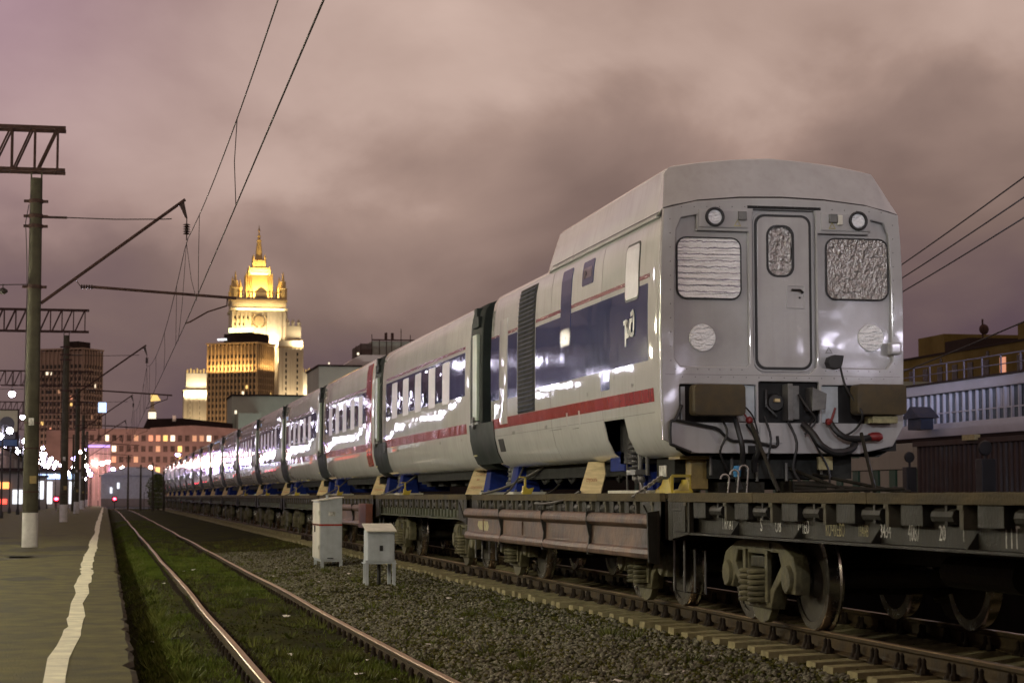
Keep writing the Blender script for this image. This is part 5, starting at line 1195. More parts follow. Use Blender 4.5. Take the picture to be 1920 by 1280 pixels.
MB().box((57.0, 136, 0), (61.5, 160, 10.0)).build('wall', mat('pale green render', (.26, .28, .22), .9, 0, .1, .3), t); MB().box((56.94, 138.0, 8.2), (57.04, 139.3, 9.4)).build('window', lit_win3, t); MB().box((56.94, 139.5, 8.2), (57.04, 140.6, 9.4)).build('dark_window', winblk, t)

# ------------------------------------------------------------------ the lit high rise on the skyline
t = thing('tall_tower', (94, 1260, 0), 'floodlit stone skyscraper with a golden stepped crown and spire', 'tower')
TX0, TX1, TY = 76.3, 110.4, 1250
b = MB(); b.box((TX0, TY, 0), (TX1, TY + 34, 127)); b.build('main_block', stoneMFA, t)
p = MB()
for k in range(13):
    if 4 < k < 8: continue
    x = TX0 + .6 + k * (TX1 - TX0 - 1.2) / 12; p.box((x - .55, TY - .9, 0), (x + .55, TY - .02, 118))
for k in range(8): y = TY + 1 + k * 4.4; p.box((TX1 + .02, y - .5, 0), (TX1 + .8, y + .5, 118))
p.build('pilaster', stoneMFA, t)
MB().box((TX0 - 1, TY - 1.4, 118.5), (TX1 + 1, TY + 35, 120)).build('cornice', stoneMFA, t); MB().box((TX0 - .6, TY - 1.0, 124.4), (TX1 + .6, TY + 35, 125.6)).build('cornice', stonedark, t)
d_ = MB()
for k in range(24): d_.lathe([(.02, 0), (.5, .1), (.02, .2)], (TX0 + 1 + k * 1.42, TY - 1.2, 122), 8, 'y')
d_.build('frieze_rosettes', stonedark, t)['kind'] = 'stuff'
p = MB()
for k in range(15):
    x = TX0 + 2 + k * 2.15; p.lathe([(.45, 0), (.45, 3.2), (.7, 3.4), (.1, 5.0)], (x, TY + .5, 126.9), 8, 'z')
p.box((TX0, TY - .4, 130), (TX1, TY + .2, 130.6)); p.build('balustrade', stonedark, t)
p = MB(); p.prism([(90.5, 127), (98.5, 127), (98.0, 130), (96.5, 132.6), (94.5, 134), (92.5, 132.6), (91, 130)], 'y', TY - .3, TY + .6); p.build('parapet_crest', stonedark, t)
for x in (TX0 + 2, TX1 - 2):
    for y in (TY + 2, TY + 31):
        m = MB(); m.lathe([(2.6, 0), (2.6, 6.5), (3.0, 7), (2.0, 7.3), (1.7, 11), (2.0, 11.3), (.9, 12), (.35, 16.5), (.02, 18)], (x, y, 126), 10, 'z'); m.build('corner_pinnacle', goldst, t)
for x, s_ in ((81.5, 1), (106.5, 1)):
    m = MB().lathe([(1.2, 0), (1.2, 6), (1.5, 6.3), (.9, 8), (.1, 12)], (x, TY + 5, 127), 8, 'z'); m.build('roof_pinnacle', goldst, t)
CX_ = 94.0; CY_ = TY + 16
m = MB(); m.box((CX_ - 4.8, CY_ - 8.5, 127), (CX_ + 4.8, CY_ + 8.5, 143)); m.box((CX_ - 8.3, CY_ - 5, 127), (CX_ + 8.3, CY_ + 5, 141.5)); m.build('crown_lower_tier', goldst, t)
m = MB()
for k in range(6):
    for sx in (-1, 1): m.lathe([(.55, 0), (.55, 14.2), (.8, 14.4), (.1, 17)], (CX_ + sx * (5.4 + (k % 3) * 1.35), CY_ - 7.6 + (k % 3) * .9 + (k // 3) * 14, 127), 8, 'z')
m.build('crown_columns', goldst, t)
m = MB(); m.box((CX_ - 5.6, CY_ - 5.6, 143), (CX_ + 5.6, CY_ + 5.6, 147)); m.box((CX_ - 4.3, CY_ - 4.3, 147), (CX_ + 4.3, CY_ + 4.3, 152))
for sx in (-1, 1):
    for sy in (-1, 1): m.lathe([(.8, 0), (.8, 4), (.1, 7)], (CX_ + sx * 6.4, CY_ + sy * 6.4, 141.5), 8, 'z'); m.lathe([(.6, 0), (.6, 3), (.1, 5)], (CX_ + sx * 3.6, CY_ + sy * 3.6, 151), 8, 'z')
m.build('crown_upper_tier', goldst, t)
m = MB(); m.lathe([(2.6, 0), (2.2, 4), (1.9, 8), (1.3, 13), (1.6, 13.3), (1.6, 14), (.8, 14.3), (.9, 16), (1.2, 16.4), (.5, 17.5), (.35, 20)], (CX_, CY_, 151.5), 8, 'z'); m.build('spire', goldst, t)
MB().lathe([(.3, 0), (.9, .5), (.45, 1.2), (.1, 3.8), (.02, 4.5)], (CX_, CY_, 171.2), 8, 'z').build('finial', stonedark, t)
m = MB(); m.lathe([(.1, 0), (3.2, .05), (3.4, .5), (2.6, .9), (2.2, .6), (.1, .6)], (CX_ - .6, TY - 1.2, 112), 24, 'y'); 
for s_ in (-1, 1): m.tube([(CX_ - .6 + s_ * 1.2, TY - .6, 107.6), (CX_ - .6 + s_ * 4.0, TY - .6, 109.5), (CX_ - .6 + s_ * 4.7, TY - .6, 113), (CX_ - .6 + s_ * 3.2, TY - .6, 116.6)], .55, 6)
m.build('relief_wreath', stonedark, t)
w0 = None
for c_ in range(13):
    if c_ in (5, 6, 7): continue
    for r_i in range(9):
        x = TX0 + 2 + c_ * 2.6; z = 114.5 - r_i * 4.3
        if x > TX1 - 1.5: continue
        if w0 is None: w0 = MB().box((x - .5, TY - .06, z - 1.3), (x + .5, TY + .02, z + .6)).build('window', winblk, t); wx, wz = x, z
        elif r_i < 3 and c_ not in (3, 4, 8, 9) or r_i >= 4 or random.random() < .4:
            c = w0.copy(); COL.objects.link(c); c.location = (x - wx, 0, z - wz)
t = thing('tower_wing', (112, 1240, 0), 'floodlit lower wing joined to the right of the golden skyscraper', 'building')
MB().box((104.5, 1232, 0), (119.3, 1249.5, 98.5)).build('wall', stoneMFA, t); MB().box((109.5, 1236, 98.5), (118.5, 1249.6, 108)).build('upper_wall', stoneMFA, t)
m = MB()
for x, y in ((110.5, 1237), (113.5, 1237), (117, 1237), (118.3, 1246)): m.lathe([(.9, 0), (.9, 2.4), (1.2, 2.6), (.1, 5)], (x, y, 107.5), 8, 'z')
m.build('roof_pinnacle', stoneMFA, t); MB().box((104.1, 1231.6, 94), (119.7, 1249.8, 95)).build('cornice', stonedark, t)
p = MB()
for k in range(7): p.box((104.8 + k * 2.35, 1231.2, 0), (105.6 + k * 2.35, 1231.98, 93.5))
p.build('pilaster', stoneMFA, t)
w1_ = None
for c_ in (1, 4):
    for r_i in range(12):
        x = 106.7 + c_ * 2.35; z = 90 - r_i * 3.6
        if w1_ is None: w1_ = MB().box((x - .5, 1231.9, z - 1), (x + .5, 1231.99, z + 1)).build('window', winblk, t); wx, wz = x, z
        else: c = w1_.copy(); COL.objects.link(c); c.location = (x - wx, 0, z - wz)
def block_tower(x0, x1, y, ztop, zcr, label):
    t = thing('stone_block', ((x0 + x1) / 2, y, 0), label, 'building')
    MB().box((x0, y, 0), (x1, y + 15, zcr)).build('wall', stoneMFA, t); MB().box((x0 + 1.4, y + 1.5, zcr), (x1 - 1.2, y + 14, ztop - 3)).build('upper_wall', stoneMFA, t)
    m = MB(); n = 8
    for k in range(n):
        x = x0 + 2.2 + k * (x1 - x0 - 4.2) / (n - 1); m.box((x - .55, y + 1.6, ztop - 3), (x + .55, y + 3, ztop if k % 2 else ztop - .8))
    m.build('crenel', goldst, t)
    p = MB()
    for k in range(7): x = x0 + .4 + k * (x1 - x0 - .8) / 6; p.box((x - .5, y - .7, 0), (x + .5, y - .02, zcr - 1))
    p.build('pilaster', stoneMFA, t); MB().box((x0 - .5, y - 1.0, zcr - .9), (x1 + .5, y + 15.5, zcr)).build('cornice', stonedark, t)
    for c_ in (1, 3, 5):
        for r_i in range(7):
            x = x0 + .4 + (c_ + .5) * (x1 - x0 - .8) / 6 - 1.3; z = zcr - 4 - r_i * 3.5; MB().box((x - .6, y - .06, z - 1), (x + .6, y + .0, z + 1)).build('window', winblk, t)
    return t
block_tower(47.4, 66, 1262, 82.3, 68.5, 'bright floodlit stone block with crenellated top left of the hotel')
block_tower(122.3, 140, 1300, 86.0, 66, 'slender bright tower top peeping above the second rooftop')
def area(name, loc, rot, sx, sy, power, col, par=None):
    d = bpy.data.lights.new(name, 'AREA'); d.shape = 'RECTANGLE'; d.size = sx; d.size_y = sy; d.energy = power; d.color = col
    o = bpy.data.objects.new(name, d); COL.objects.link(o); o.location = Vector(loc) - (Vector(WL[par.name]) if par else Vector()); o.rotation_euler = tuple(R(q) for q in rot); o.parent = par; return o
# floodlights of the skyline buildings: on setbacks, aimed up the walls
area('floodlight_bank', (98, TY - 14, 86), (128, 0, 0), 30, 3, 14000, (1, .78, .46))
area('floodlight_bank', (104, TY - 9, 97), (118, 0, 0), 10, 2, 14000, (1, .85, .58))
area('floodlight_bank', (84, TY - 7, 103), (120, 0, 0), 12, 2, 7000, (1, .70, .28))
area('floodlight_bank', (94, CY_ - 14.5, 127.6), (125, 0, 0), 20, 2, 14000, (1, .66, .24))
area('floodlight_bank', (94, CY_ - 9.5, 143), (140, 0, 0), 12, 1.5, 4500, (1, .70, .28))
area('floodlight_bank', (94, TY - 2.6, 119), (150, 0, 0), 30, 1, 4000, (1, .74, .36))
area('floodlight_bank', (112, 1222, 50), (118, 0, 0), 16, 3, 14000, (1, .80, .52))
area('floodlight_bank', (118, 1229, 96), (130, 0, 0), 8, 2, 3500, (1, .85, .55))
area('floodlight_bank', (56.7, 1258.5, 66), (125, 0, 0), 18, 2, 8000, (1, .88, .62))
area('floodlight_bank', (56.7, 1248, 40), (112, 0, 0), 18, 2, 4200, (1, .80, .50))
area('floodlight_bank', (131, 1297, 64), (125, 0, 0), 18, 2, 12000, (1, .88, .62))
# hotel slab
def slab(x0, x1, rot, y0, yd, z1, ncol, nrow, wall, span, label, lit, glow_top=0):
    t = thing('hotel_tower', ((x0 + x1) / 2, y0, 0), label, 'building')
    MB().box((x0, y0, 0), (x1, y0 + yd, z1)).build('body', span, t)
    P = (x1 - x0) / ncol; m = MB()
    for k in range(ncol + 1): m.box((x0 + k * P - .22, y0 - .75, 0), (x0 + k * P + .22, y0 - .02, z1 + .6))
    nside = int(yd / P)
    for k in range(nside + 1): m.box((x1 + .02, y0 + k * P - .22, 0), (x1 + .7, y0 + k * P + .22, z1 + .6))
    m.build('rib', wall, t)
    f = MB(); H = 2.95; nz = int((z1 - 5) / H)
    for r_i in range(nz): z = 2 + r_i * H; f.box((x0 + .02, y0 - .30, z - .35), (x1 - .02, y0 - .012, z + .35)); f.box((x1 + .012, y0 + .1, z - .35), (x1 + .3, y0 + yd, z + .35))
    f.build('spandrel_band', span, t)
    w = MB()
    for r_i in range(nz - (2 if glow_top else 0)):
        for k in range(ncol): z = 2 + r_i * H + .5; w.box((x0 + k * P + .35, y0 - .04, z), (x0 + (k + 1) * P - .35, y0 - .005, z + 1.7))
        for k in range(nside): z = 2 + r_i * H + .5; w.box((x1 + .005, y0 + k * P + .35, z), (x1 + .04, y0 + (k + 1) * P - .35, z + 1.7))
    q = w.build('windows', winblk, t); q['kind'] = 'stuff'
    for r_i, k, mt in lit:
        z = 2 + (nz - 1 - r_i) * H + .5
        if k >= 0: MB().box((x0 + k * P + .3, y0 - .08, z), (x0 + (k + 1) * P - .3, y0 - .045, z + 1.7)).build('lit_window', mt, t)
        else: MB().box((x1 + .045, y0 + (-k) * P + .3, z), (x1 + .08, y0 + (-k + 1) * P - .3, z + 1.7)).build('lit_window', mt, t)
    MB().box((x0 - .8, y0 - .9, z1 + .6), (x1 + .8, y0 + yd + .8, z1 + 1.3)).build('parapet', wall, t)
    t.rotation_euler = (0, 0, R(rot)); return t
ht = slab(45.1, 71.7, -33, 950, 17, 73.6, 13, 22, hotelw, hoteld, 'brown ribbed hotel slab with lit sign on its roof before the skyscraper', [(5, 10, lit_win), (6, 9, lit_win3), (8, 6, lit_dim), (9, 8, lit_win), (12, 1, lit_win), (12, 2, lit_win), (12, 5, lit_dim), (14, 2, lit_win), (16, 3, lit_dim), (11, -3, lit_dim), (9, -2, lit_win), (10, -5, lit_win), (12, -6, lit_win), (8, -6, lit_dim), (6, -6, lit_win), (13, -6, lit_win)])
MB().box((52, 953, 75), (70, 965, 79.4)).build('roof_house', brickdk, ht)
m = MB(); m.box((54.6, 953, 80.0), (57.0, 953.4, 82.2)); 
for k in range(8): m.box((57.4 + k * 1.25, 953, 80.1), (58.5 + k * 1.25, 953.4, 81.9))
m.build('roof_sign', lit_green, ht)
m = MB(); m.box((54.4, 953.5, 79), (68, 953.8, 80)); 
for k in range(6): m.beam((55 + k * 2.4, 954, 75), (55 + k * 2.4, 954, 80), .2, .2)
m.build('sign_frame', brickdk, ht)
for k in range(4): MB().box((50.3 + k * 1.3, 949.6, 76.1), (51.2 + k * 1.3, 950.4, 77)).build('roof_lamp', lit_shop, ht)
area('hotel_light', (58.4, 947.2, 61), (165, 0, 0), 25, .6, 8000, (1, .60, .22), ht); area('hotel_light', (74.4, 958, 62), (165, 0, 90), 15, .6, 2600, (1, .62, .25), ht); area('hotel_light', (58.4, 922, 18), (110, 0, 0), 26, 2, 12000, (1, .66, .36), ht); area('hotel_light', (95, 958, 18), (110, 0, 90), 16, 2, 6000, (1, .66, .36), ht)  # upper pair are the uplights, lower wide pair added to brighten the walls
lt = slab(-34.5, -9.5, -33, 950, 16, 69.6, 11, 21, towl, towl, 'dim brown hotel tower with scattered lit windows behind the poles', [(1, 2, lit_win3), (1, 3, lit_win3), (5, 7, lit_win3), (5, 8, lit_win2), (6, 8, lit_win), (9, 1, lit_win), (10, 3, lit_win2), (4, 5, lit_dim), (7, 6, lit_dim), (3, -4, lit_win3), (6, -6, lit_win3), (11, 6, lit_dim), (12, 4, lit_dim), (13, 3, lit_dim), (8, -3, lit_dim), (12, 5, lit_win2)])
area('street_glow_fill', (-22, 918, 8), (115, 0, 0), 22, 3, 7000, (1, .64, .50), lt); area('street_glow_fill', (15, 958, 8), (115, 0, 90), 16, 3, 5000, (1, .64, .50), lt)  # unseen area lights added to brighten the dim tower
MB().box((-22, 956, 70.6), (-16, 966, 74.6)).build('roof_house', brickdk, lt)
# brick apartment block at the end of the track
t = thing('apartment_block', (15, 480, 0), 'long reddish brick apartment block with lit windows closing the track', 'building')
MB().prism([(-14, 0), (34, 0), (34, 17.6), (20, 18.6), (9, 17.8), (-14, 17.4)], 'y', 480, 496).build('wall', brickm, t)
MB().prism([(8.6, 17.9), (20, 18.7), (30, 18.0), (30, 19.2), (18, 20.4), (9.6, 20.2)], 'y', 483, 495).build('roof', brickdk, t)
MB().box((15.5, 482.5, 19.6), (16.3, 482.9, 21.0)).build('chimney', cabwhite, t)
litset = {(5, 9): lit_win2, (5, 10): lit_win2, (5, 11): lit_win, (5, 12): lit_win3, (4, 4): lit_win3, (5, 3): lit_win3, (3, 13): lit_win, (3, 14): lit_win, (2, 9): lit_win, (2, 10): lit_win, (1, 4): lit_win, (2, 1): lit_win2, (1, 10): lit_win2, (1, 9): lit_dim, (4, 13): lit_win, (3, 4): lit_win2, (5, 15): lit_dim, (5, 16): lit_dim, (4, 10): lit_dim, (3, 7): lit_dim, (2, 6): lit_dim, (5, 7): lit_dim, (4, 0): lit_dim, (0, 6): lit_win2, (3, 17): lit_win3, (5, 17): lit_win3}
for r_i in range(6):
    for k in range(20):
        x = -5.6 + k * 1.72; z = 2.0 + r_i * 2.55; mt = litset.get((r_i, k), windim)
        o_ = MB().box((x, 479.9, z), (x + 1.0, 479.99, z + 1.4)).build('window', mt, t)
        WL[o_.name] = WL[t.name]; MB().box((x - .12, 479.86, z - .16), (x + 1.12, 479.98, z - .02)).build('sill', brickm, o_)
area('street_glow_fill', (12, 462, 5), (112, 0, 0), 46, 3, 4600, (1, .60, .50))  # unseen area light added to brighten the brick front
t = thing('kremlin_turret', (12.2, 560, 0), 'tiny turret with yellow cap glowing as if floodlit above the apartment roof', 'turret')
MB().lathe([(1.0, 0), (1.0, 25.2), (1.2, 25.4), (.5, 26), (.5, 28)], (12.4, 560, 0), 10, 'z').build('shaft', stoneMFA, t); MB().prism([(11.9, 28), (14.6, 28.3), (13.6, 30), (12, 30.2)], 'y', 559.6, 560.4).build('cap', lit_win, t); MB().lathe([(1.05, 22), (1.05, 25)], (12.4, 560, .01), 10, 'z').build('lit_band', lit_win3, t)  # cap and band emit light themselves in place of floodlighting
t = thing('rendered_building', (46, 600, 0), 'plain grey green windowless block before the hotel', 'building')
MB().box((36.9, 600, 0), (64, 625, 31.8)).build('wall', greenwall, t); MB().box((36.6, 599.7, 31.8), (64.3, 625.3, 32.3)).build('parapet', brickdk, t); MB().box((38.2, 590, 0), (45, 599.6, 26.2)).build('annex', greenwall, t)
MB().box((37.6, 597, 26.3), (38.2, 597.5, 27.3)).build('roof_lamp', lit_win3, t)
area('street_glow_fill', (50, 575, 6), (118, 0, 0), 24, 3, 3000, (.90, 1, .88)); area('street_glow_fill', (42, 315, 8), (112, 0, 0), 16, 2, 1300, (1, .94, .85))  # unseen area lights added to lift the two grey green blocks
t = thing('rendered_building', (40, 330, 0), 'grey green building with pale sloping roof and aerials above the train', 'building')
MB().box((34.7, 330, 0), (60, 350, 23.3)).build('wall', greenwall, t); MB().box((34.5, 329.8, 23.3), (42, 350, 23.6)).build('parapet', brickdk, t)
MB().prism([(39.0, 23.6), (41.8, 25.4), (60, 25.6), (60, 23.6)], 'y', 331, 349).build('roof', paleroof, t)
MB().box((42.1, 332, 25.4), (43.8, 345, 27.4)).build('plant_room', plantm, t); MB().box((44.0, 332.5, 25.4), (56, 345, 27.9)).build('plant_room', greenwall, t)
m = MB()
for x, h in ((41.2, 27.0), (42.0, 27.5), (43.9, 29.0), (45.2, 28.0), (46.4, 29.4), (47.3, 29.2), (48.9, 30.0), (50.5, 29)): m.tube([(x, 332.2, 24.5), (x, 332.2, h)], .07, 6)
for x in (46.3, 47.4): m.box((x - .22, 332, 28.0), (x + .22, 332.4, 29.3))
m.box((43.9, 332.1, 28.0), (56, 332.4, 28.2)); m.build('aerial', gant, t)
MB().ball((41.35, 330.5, 25.55), .22, 8).build('roof_lamp', lit_win3, t); MB().ball((36.5, 331, 23.9), .16, 8).build('roof_lamp', lit_win3, t)

# ------------------------------------------------------------------ station side: hall, kiosks, billboard, lamp posts
t = thing('station_hall', (-15, 230, .2), 'low station hall with brightly lit glazing along the platform', 'building')
MB().box((-26, 148, .2), (-15, 400, 8.6)).build('wall', stwall, t); MB().box((-26.5, 147, 8.6), (-13.2, 401, 9.2)).build('roof', brickdk, t)
MB().box((-15, 148, 7.7), (-14.88, 400, 8.55)).build('fascia', stwall, t)
b0 = b1_ = None
for k in range(88):
    y = 150 + k * 2.8; hi = random.random()
    for kind in (0, 1):
        mt = (lit_shop if hi < .3 else (lit_shop2 if hi < .4 else galg)) if kind == 0 else (lit_shop if hi > .8 else galg)
        a_, b_ = ((.6, 3.6) if kind == 0 else (4.3, 7.4))
        MB().box((-15.02, y, a_), (-14.94, y + 1.7, b_)).build('lit_pane' if mt in (lit_shop, lit_shop2) else 'pane', mt, t)
    if k % 2 == 0: MB().box((-14.96, y - .8, .2), (-14.7, y - .3, 7.7)).build('pier', stwall, t)
t = thing('kiosk', (-8.5, 190, .2), 'platform kiosk with glowing red and orange sign panel', 'kiosk')
MB().box((-13, 188, .2), (-7.2, 193, 3.9)).build('body', stwall, t); MB().box((-12.8, 187.9, 2.3), (-8.6, 187.98, 2.9)).build('sign_panel', lit_orange, t); MB().box((-12.8, 187.88, .9), (-8.9, 187.97, 1.35)).build('sign_panel', lit_red, t); MB().box((-8.4, 187.85, .9), (-7.5, 187.87, 2.2)).build('display', lit_shop, t); MB().box((-13.4, 187.2, 3.9), (-6.8, 193.4, 4.2)).build('roof', brickdk, t)
t = thing('kiosk', (-6, 215, .2), 'white glowing display kiosk between the first two catenary poles', 'kiosk')
MB().box((-8.6, 214, .2), (-6.2, 217, 3.6)).build('body', stwall, t); MB().box((-8.5, 213.9, 1.3), (-6.4, 213.98, 3.2)).build('display', lit_shop, t); MB().box((-8.9, 213.6, 3.6), (-6.0, 217.3, 3.8)).build('roof', brickdk, t)
t = thing('kiosk', (-4.6, 250, .2), 'pavilion with lit shop windows right of the nearest pole', 'kiosk')
MB().box((-9.5, 248, .2), (-2.8, 254, 4.6)).build('body', stwall, t)
for k in range(4): MB().box((-9.2 + k * 1.6, 247.9, .7), (-8.0 + k * 1.6, 247.98, 3.4)).build('lit_pane', lit_shop if k != 2 else stwall, t)
MB().box((-9.3, 247.86, 3.7), (-3.2, 247.98, 4.3)).build('fascia_light', lit_bluew, t); MB().box((-9.9, 247.3, 4.6), (-2.4, 254.4, 4.9)).build('roof', brickdk, t)
t = thing('pink_building', (-1.8, 300, .2), 'pinkish lit building with a violet neon strip beyond the poles', 'building')
MB().box((-3.2, 300, .2), (.6, 306, 9.6)).build('wall', mat('pink render', (.34, .23, .22), .9, 0, .1, .4), t); MB().box((-2.9, 299.8, 8.9), (.5, 299.95, 9.15)).build('neon_strip', lit_violet, t)
for k in range(6): MB().box((-3.0 + k * .62, 299.9, 1.0), (-2.87 + k * .62, 299.99, 8.6)).build('fin', mat('pink fin', (.5, .3, .3), .8) if k == 0 else MATS['pink fin'], t)
area('street_glow_fill', (-1.3, 292, 2.2), (125, 0, 0), 4, 1, 150, (1, .52, .45))  # unseen area light added to brighten the pink wall
t = thing('roof_sign', (-.7, 330, 12), 'small blue white neon sign on a frame left of the apartment block', 'sign'); MB().box((-1.4, 330, 15.3), (-.1, 330.3, 16.9)).build('neon', lit_bluew, t); [MB().box((q, 330.4, 0), (q + .12, 330.5, 15.2)).build('post', brickdk, t) for q in (-1.3, -.3)]
t = thing('billboard', (-8.6, 150, .2), 'pale billboard with dark shapes and a blue band on a post', 'billboard')
MB().box((-12, 149.9, 5.2), (-6.35, 150.2, 8.0)).build('frame', brickdk, t); MB().box((-11.9, 149.8, 6.35), (-6.45, 149.89, 7.9)).build('poster', poster, t); MB().box((-11.9, 149.8, 5.3), (-6.45, 149.89, 5.75)).build('blue_band', posterb, t)
m = MB(); m.lathe([(.02, 0), (.55, .005), (.02, .01)], (-7.2, 149.79, 6.9), 20, 'y')
for k in range(5): m.box((-8.9 + k * .22, 149.78, 6.4), (-8.82 + k * .22, 149.79, 6.75))
m.prism([(-8.6, 5.8), (-6.6, 5.8), (-6.6, 6.3), (-7.4, 6.25), (-8.2, 6.0)], 'y', 149.78, 149.79); m.build('printed_shapes', posterd, t); MB().tube([(-9.2, 150.3, .2), (-9.2, 150.3, 5.3)], .16, 10).build('post', gant, t)
def lamp_post(x, y, label, m, h=6.3, heads=2):
    t = thing('lamp_post', (x, y, .2), label, 'lamp post', 'double globe lamp posts along the platform')
    MB().lathe([(.14, 0), (.14, .3), (.07, .5), (.05, h - .45), (.05, h - .2)], (x, y, .2), 10, 'z').build('post', blackr, t, smooth=True)
    MB().tube([(x - .45, y, h - .3), (x - .3, y, h - .12), (x, y, h - .06), (x + .3, y, h - .12), (x + .45, y, h - .3)], .025, 6).build('arm', blackr, t)
    for s in (-.45, .45): MB().ball((x + s, y, h - .46), .21, 14).build('globe', m, t, smooth=True)
    return t
lp = lamp_post(-6.6, 18, 'one of the double globe lamp posts along the platform', gl_warm); TLP = tree(lp)
for k in range(1, 4): dup(TLP, (0, 13 * k, 0))
lp2 = lamp_post(-6.6, 70, 'one of the double globe lamp posts along the platform', gl_w); TLP2 = tree(lp2)
for k in range(1, 19): dup(TLP2, (0 if k % 2 else -1.2, 12.4 * k, 0))
lp3 = lamp_post(20.5, 36, 'one of the cool globe lamp posts on the far platform beyond the frame', gl_cool, 6.0); lp3['group'] = 'cool globe lamps on the far platform'; TL3 = tree(lp3); dup(TL3, (-.5, -14, 0))
for y in (-20, -31, -42): dup(TLP2, (.4 if y == -31 else 0, y - 70, 0))
for x, y in ((23.6, 0), (22.2, -14)): q = dup(TLP2, (x, y - 70, -.7))
def pendant(x, y, z, lab):
    t = thing('pendant_lamp', (x, y, z), lab, 'lamp', 'globe lamps hanging from the gantries'); MB().ball((x, y, z), .25, 14).build('globe', gl_w, t, smooth=True); MB().tube([(x, y, z + .24), (x, y, 10.7)], .03, 6).build('rod', blackr, t); MB().lathe([(.20, .17), (.12, .28), (.04, .34)], (x, y, z), 10, 'z').build('cap', blackr, t); return t
pn = pendant(-8.0, 56.2, 9.2, 'globe lamp hanging under the nearest gantry'); TPN = tree(pn)
dup(TPN, (.35, 110.3, .75), 'globe lamp hanging from the gantry left of the nearest pole'); dup(TPN, (-1.15, 110.3, 2.4 - 1.2), 'globe lamp at the left edge under the third gantry'); dup(TPN, (-1.0, 165.3, 1.0), 'farther globe lamp hanging just left of the nearest pole'); dup(TPN, (0, 55.2, .4), 'globe lamp hanging under the second gantry'); dup(TPN, (-4, 55.2, .4), 'outer globe lamp hanging under the second gantry'); dup(TPN, (-4, 110.3, .4), 'outer globe lamp hanging under the third gantry')
SL = [(1.0, 300, 5.6), (2.4, 300, 5.8), (6.6, 300, 5.9), (10.5, 300, 7.8), (-1.6, 300, 6.5), (-.6, 285, 6.2), (-2.4, 270, 5.0), (.2, 295, 6.6), (-3.4, 262, 7.3), (-3.0, 280, 8.0), (12.5, 330, 7.0), (15.5, 340, 7.4)]
for i, (x, y, z) in enumerate(SL):
    t = thing('street_lamp', (x, y, 0), ('pinkish street lamp over the left end of the grey hut', 'pinkish street lamp above the middle of the grey hut', 'pinkish street lamp right of the grey hut roof', 'higher pinkish street lamp above the tail of the train', 'pinkish street lamp left of the pink building', 'violet street lamp before the pink building', 'low pinkish street lamp among the far poles', 'pinkish street lamp at the right edge of the pink building', 'high violet street lamp among the far poles', 'highest pinkish street lamp among the far poles', 'pinkish street lamp just above the far train roofs', 'farthest pinkish street lamp before the brick block')[i], 'street lamp', 'street lamps at the far end of the tracks' if x > 0 else 'street lamps among the far poles'); MB().tube([(x + .5, y, 0), (x + .5, y, z + .2), (x, y, z + .35)], .06, 6).build('post', gant, t); MB().ball((x, y, z), .34, 12, 0, .6).build('lens', gl_far if i % 3 else gl_violet, t, smooth=True)
for i in range(22):
    y = random.uniform(190, 330); x = random.uniform(-.034, -.004) * y; z = random.uniform(3.6, 7.6); t = thing('street_lamp', (x, y, .2), 'small glowing platform lamp among the cluster between the far poles', 'street lamp', 'street lamps among the far poles')
    MB().tube([(x, y, .2), (x, y, z - .1)], .05, 6).build('post', blackr, t); MB().ball((x, y, z), random.uniform(.16, .27), 12).build('globe', (gl_w, gl_violet, gl_far)[i % 3], t, smooth=True)
# grey hut, fence and bush at the end of the track
t = thing('grey_hut', (3.6, 262, 0), 'grey hut with two lit windows at the end of the track', 'hut')
MB().box((-.6, 262, 0), (7.6, 268, 4.3)).build('wall', cabgrey, t); MB().prism([(-.9, 4.3), (7.9, 4.3), (4.8, 5.4), (2.4, 5.4)], 'y', 261.7, 268.3).build('roof', cabgrey, t)
for x, z in ((.55, 2.0), (1.45, 2.6)): MB().box((x, 261.9, z), (x + .28, 261.98, z + .75)).build('window', lit_shop, t)
MB().box((-.6, 261.8, .2), (7.6, 261.99, 1.3)).build('plinth', stwall, t)
for x, y, z, lab in ((1.1, 250, 1.3, 'small red signal light low at the end of the overgrown track'), (-4.75, 200, 1.35, 'small red light on the platform beside the nearest pole foot')):
    t = thing('signal_light', (x, y, z), lab, 'signal'); MB().ball((x, y - .15, z), .20, 10, 0, .7).build('lens', redlens, t); MB().box((x - .3, y, z - .4), (x + .3, y + .15, z + .3)).build('housing', blackr, t); MB().box((x - .05, y + .02, -.2), (x + .05, y + .12, z - .4)).build('post', blackr, t)
t = thing('wire_fence', (5, 226, 0), 'low wire fence with pale posts in front of the bush', 'fence')
for k in range(6): MB().box((4.2 + k * .55, 226, -.1), (4.27 + k * .55, 226.07, 2.1)).build('post', concpole, t)
m = MB()
for k in range(4): m.tube([(4.2, 226, .5 + k * .5), (7.0, 226, .5 + k * .5)], .02, 5)
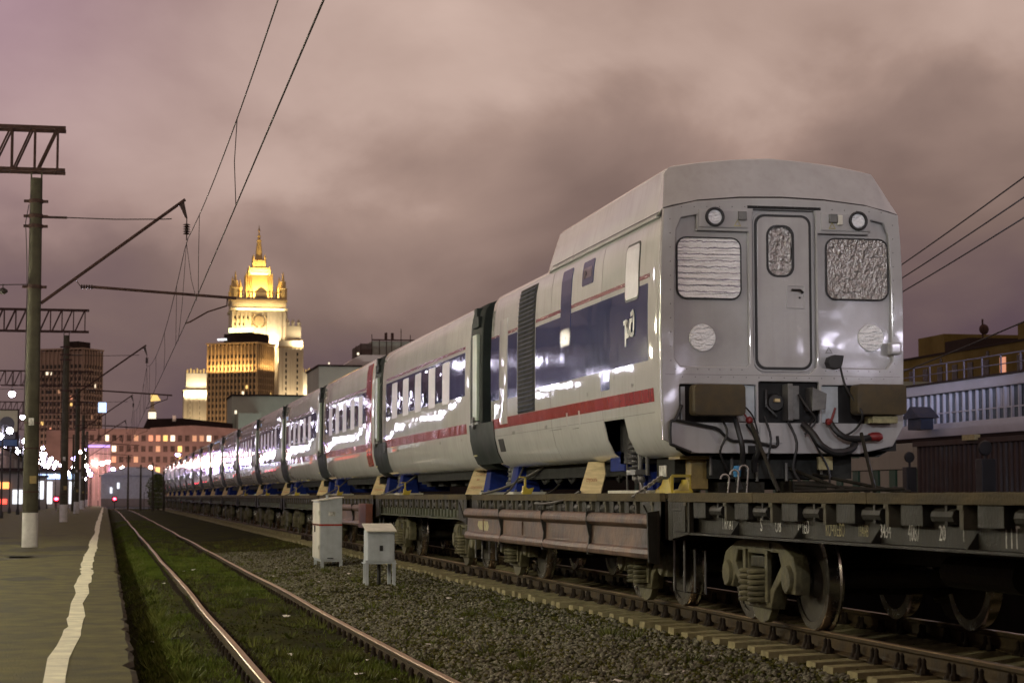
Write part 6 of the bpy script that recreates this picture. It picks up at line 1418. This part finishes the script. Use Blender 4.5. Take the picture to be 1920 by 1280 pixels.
m.build('wire_strand', steelgrey, t)
t = thing('bush', (5.9, 232, 0), 'dark leafy bush beside the tail of the train', 'bush')
MB().tube([(5.9, 232, 0), (6.0, 232, 1.0), (5.8, 232, 2.2)], [.12, .09, .04], 8).build('trunk', barkm, t)
m = MB()
for _ in range(2600):
    a = random.uniform(0, 6.28); q = random.random() ** .5; h = random.random(); rad = 1.35 * math.sin(math.pi * (.12 + .85 * h)) ** .6 * (1 + .25 * math.sin(a * 3 + h * 5))
    c = Vector((5.9 + rad * q * math.cos(a), 232 + rad * q * math.sin(a), .25 + 3.9 * h)); u = Vector((random.gauss(0, 1), random.gauss(0, 1), random.gauss(0, 1))).normalized() * .13; v_ = u.orthogonal().normalized() * .07
    m.add([c - u, c + v_, c + u, c - v_], [(0, 1, 2, 3)])
m.build('crown', leafm, t)

# ------------------------------------------------------------------ yard floodlight mast behind the camera (its light shows on the end wall)
def mast(x, y, h, tx, ty, tz, P, col, label, spot):
    t = thing('floodlight_mast', (x, y, 0), label, 'floodlight mast')
    MB().lathe([(.22, 0), (.12, h)], (x, y, 0), 12, 'z').build('shaft', concpole, t, smooth=True)
    d = (Vector((tx, ty, tz)) - Vector((x, y, h))).normalized()
    MB().box((x - .5, y - .3, h - .35), (x + .5, y - .02, h + .35)).build('lamp_body', blackr, t)
    L_ = bpy.data.lights.new('floodlight', 'SPOT'); L_.energy = P; L_.color = col; L_.spot_size = R(spot); L_.spot_blend = 1; L_.shadow_soft_size = .35
    o = bpy.data.objects.new('floodlight', L_); COL.objects.link(o); o.location = Vector((x, y, h)) + d * .6; o.rotation_euler = d.to_track_quat('-Z', 'Y').to_euler(); return t
mast(-9, -24, 13, 7.4, 22, 4.6, 14500, (.96, .97, 1), 'floodlight mast behind the camera at the platform', 15)
mast(17, 30, 9, 28, 63, 7.0, 36000, (.74, .77, 1), 'floodlight mast on the far platform beyond the right edge', 13)
mast(14, -20, 12, 7.6, 22, 4.6, 5200, (.95, .97, 1), 'floodlight mast behind the camera in the yard', 15)
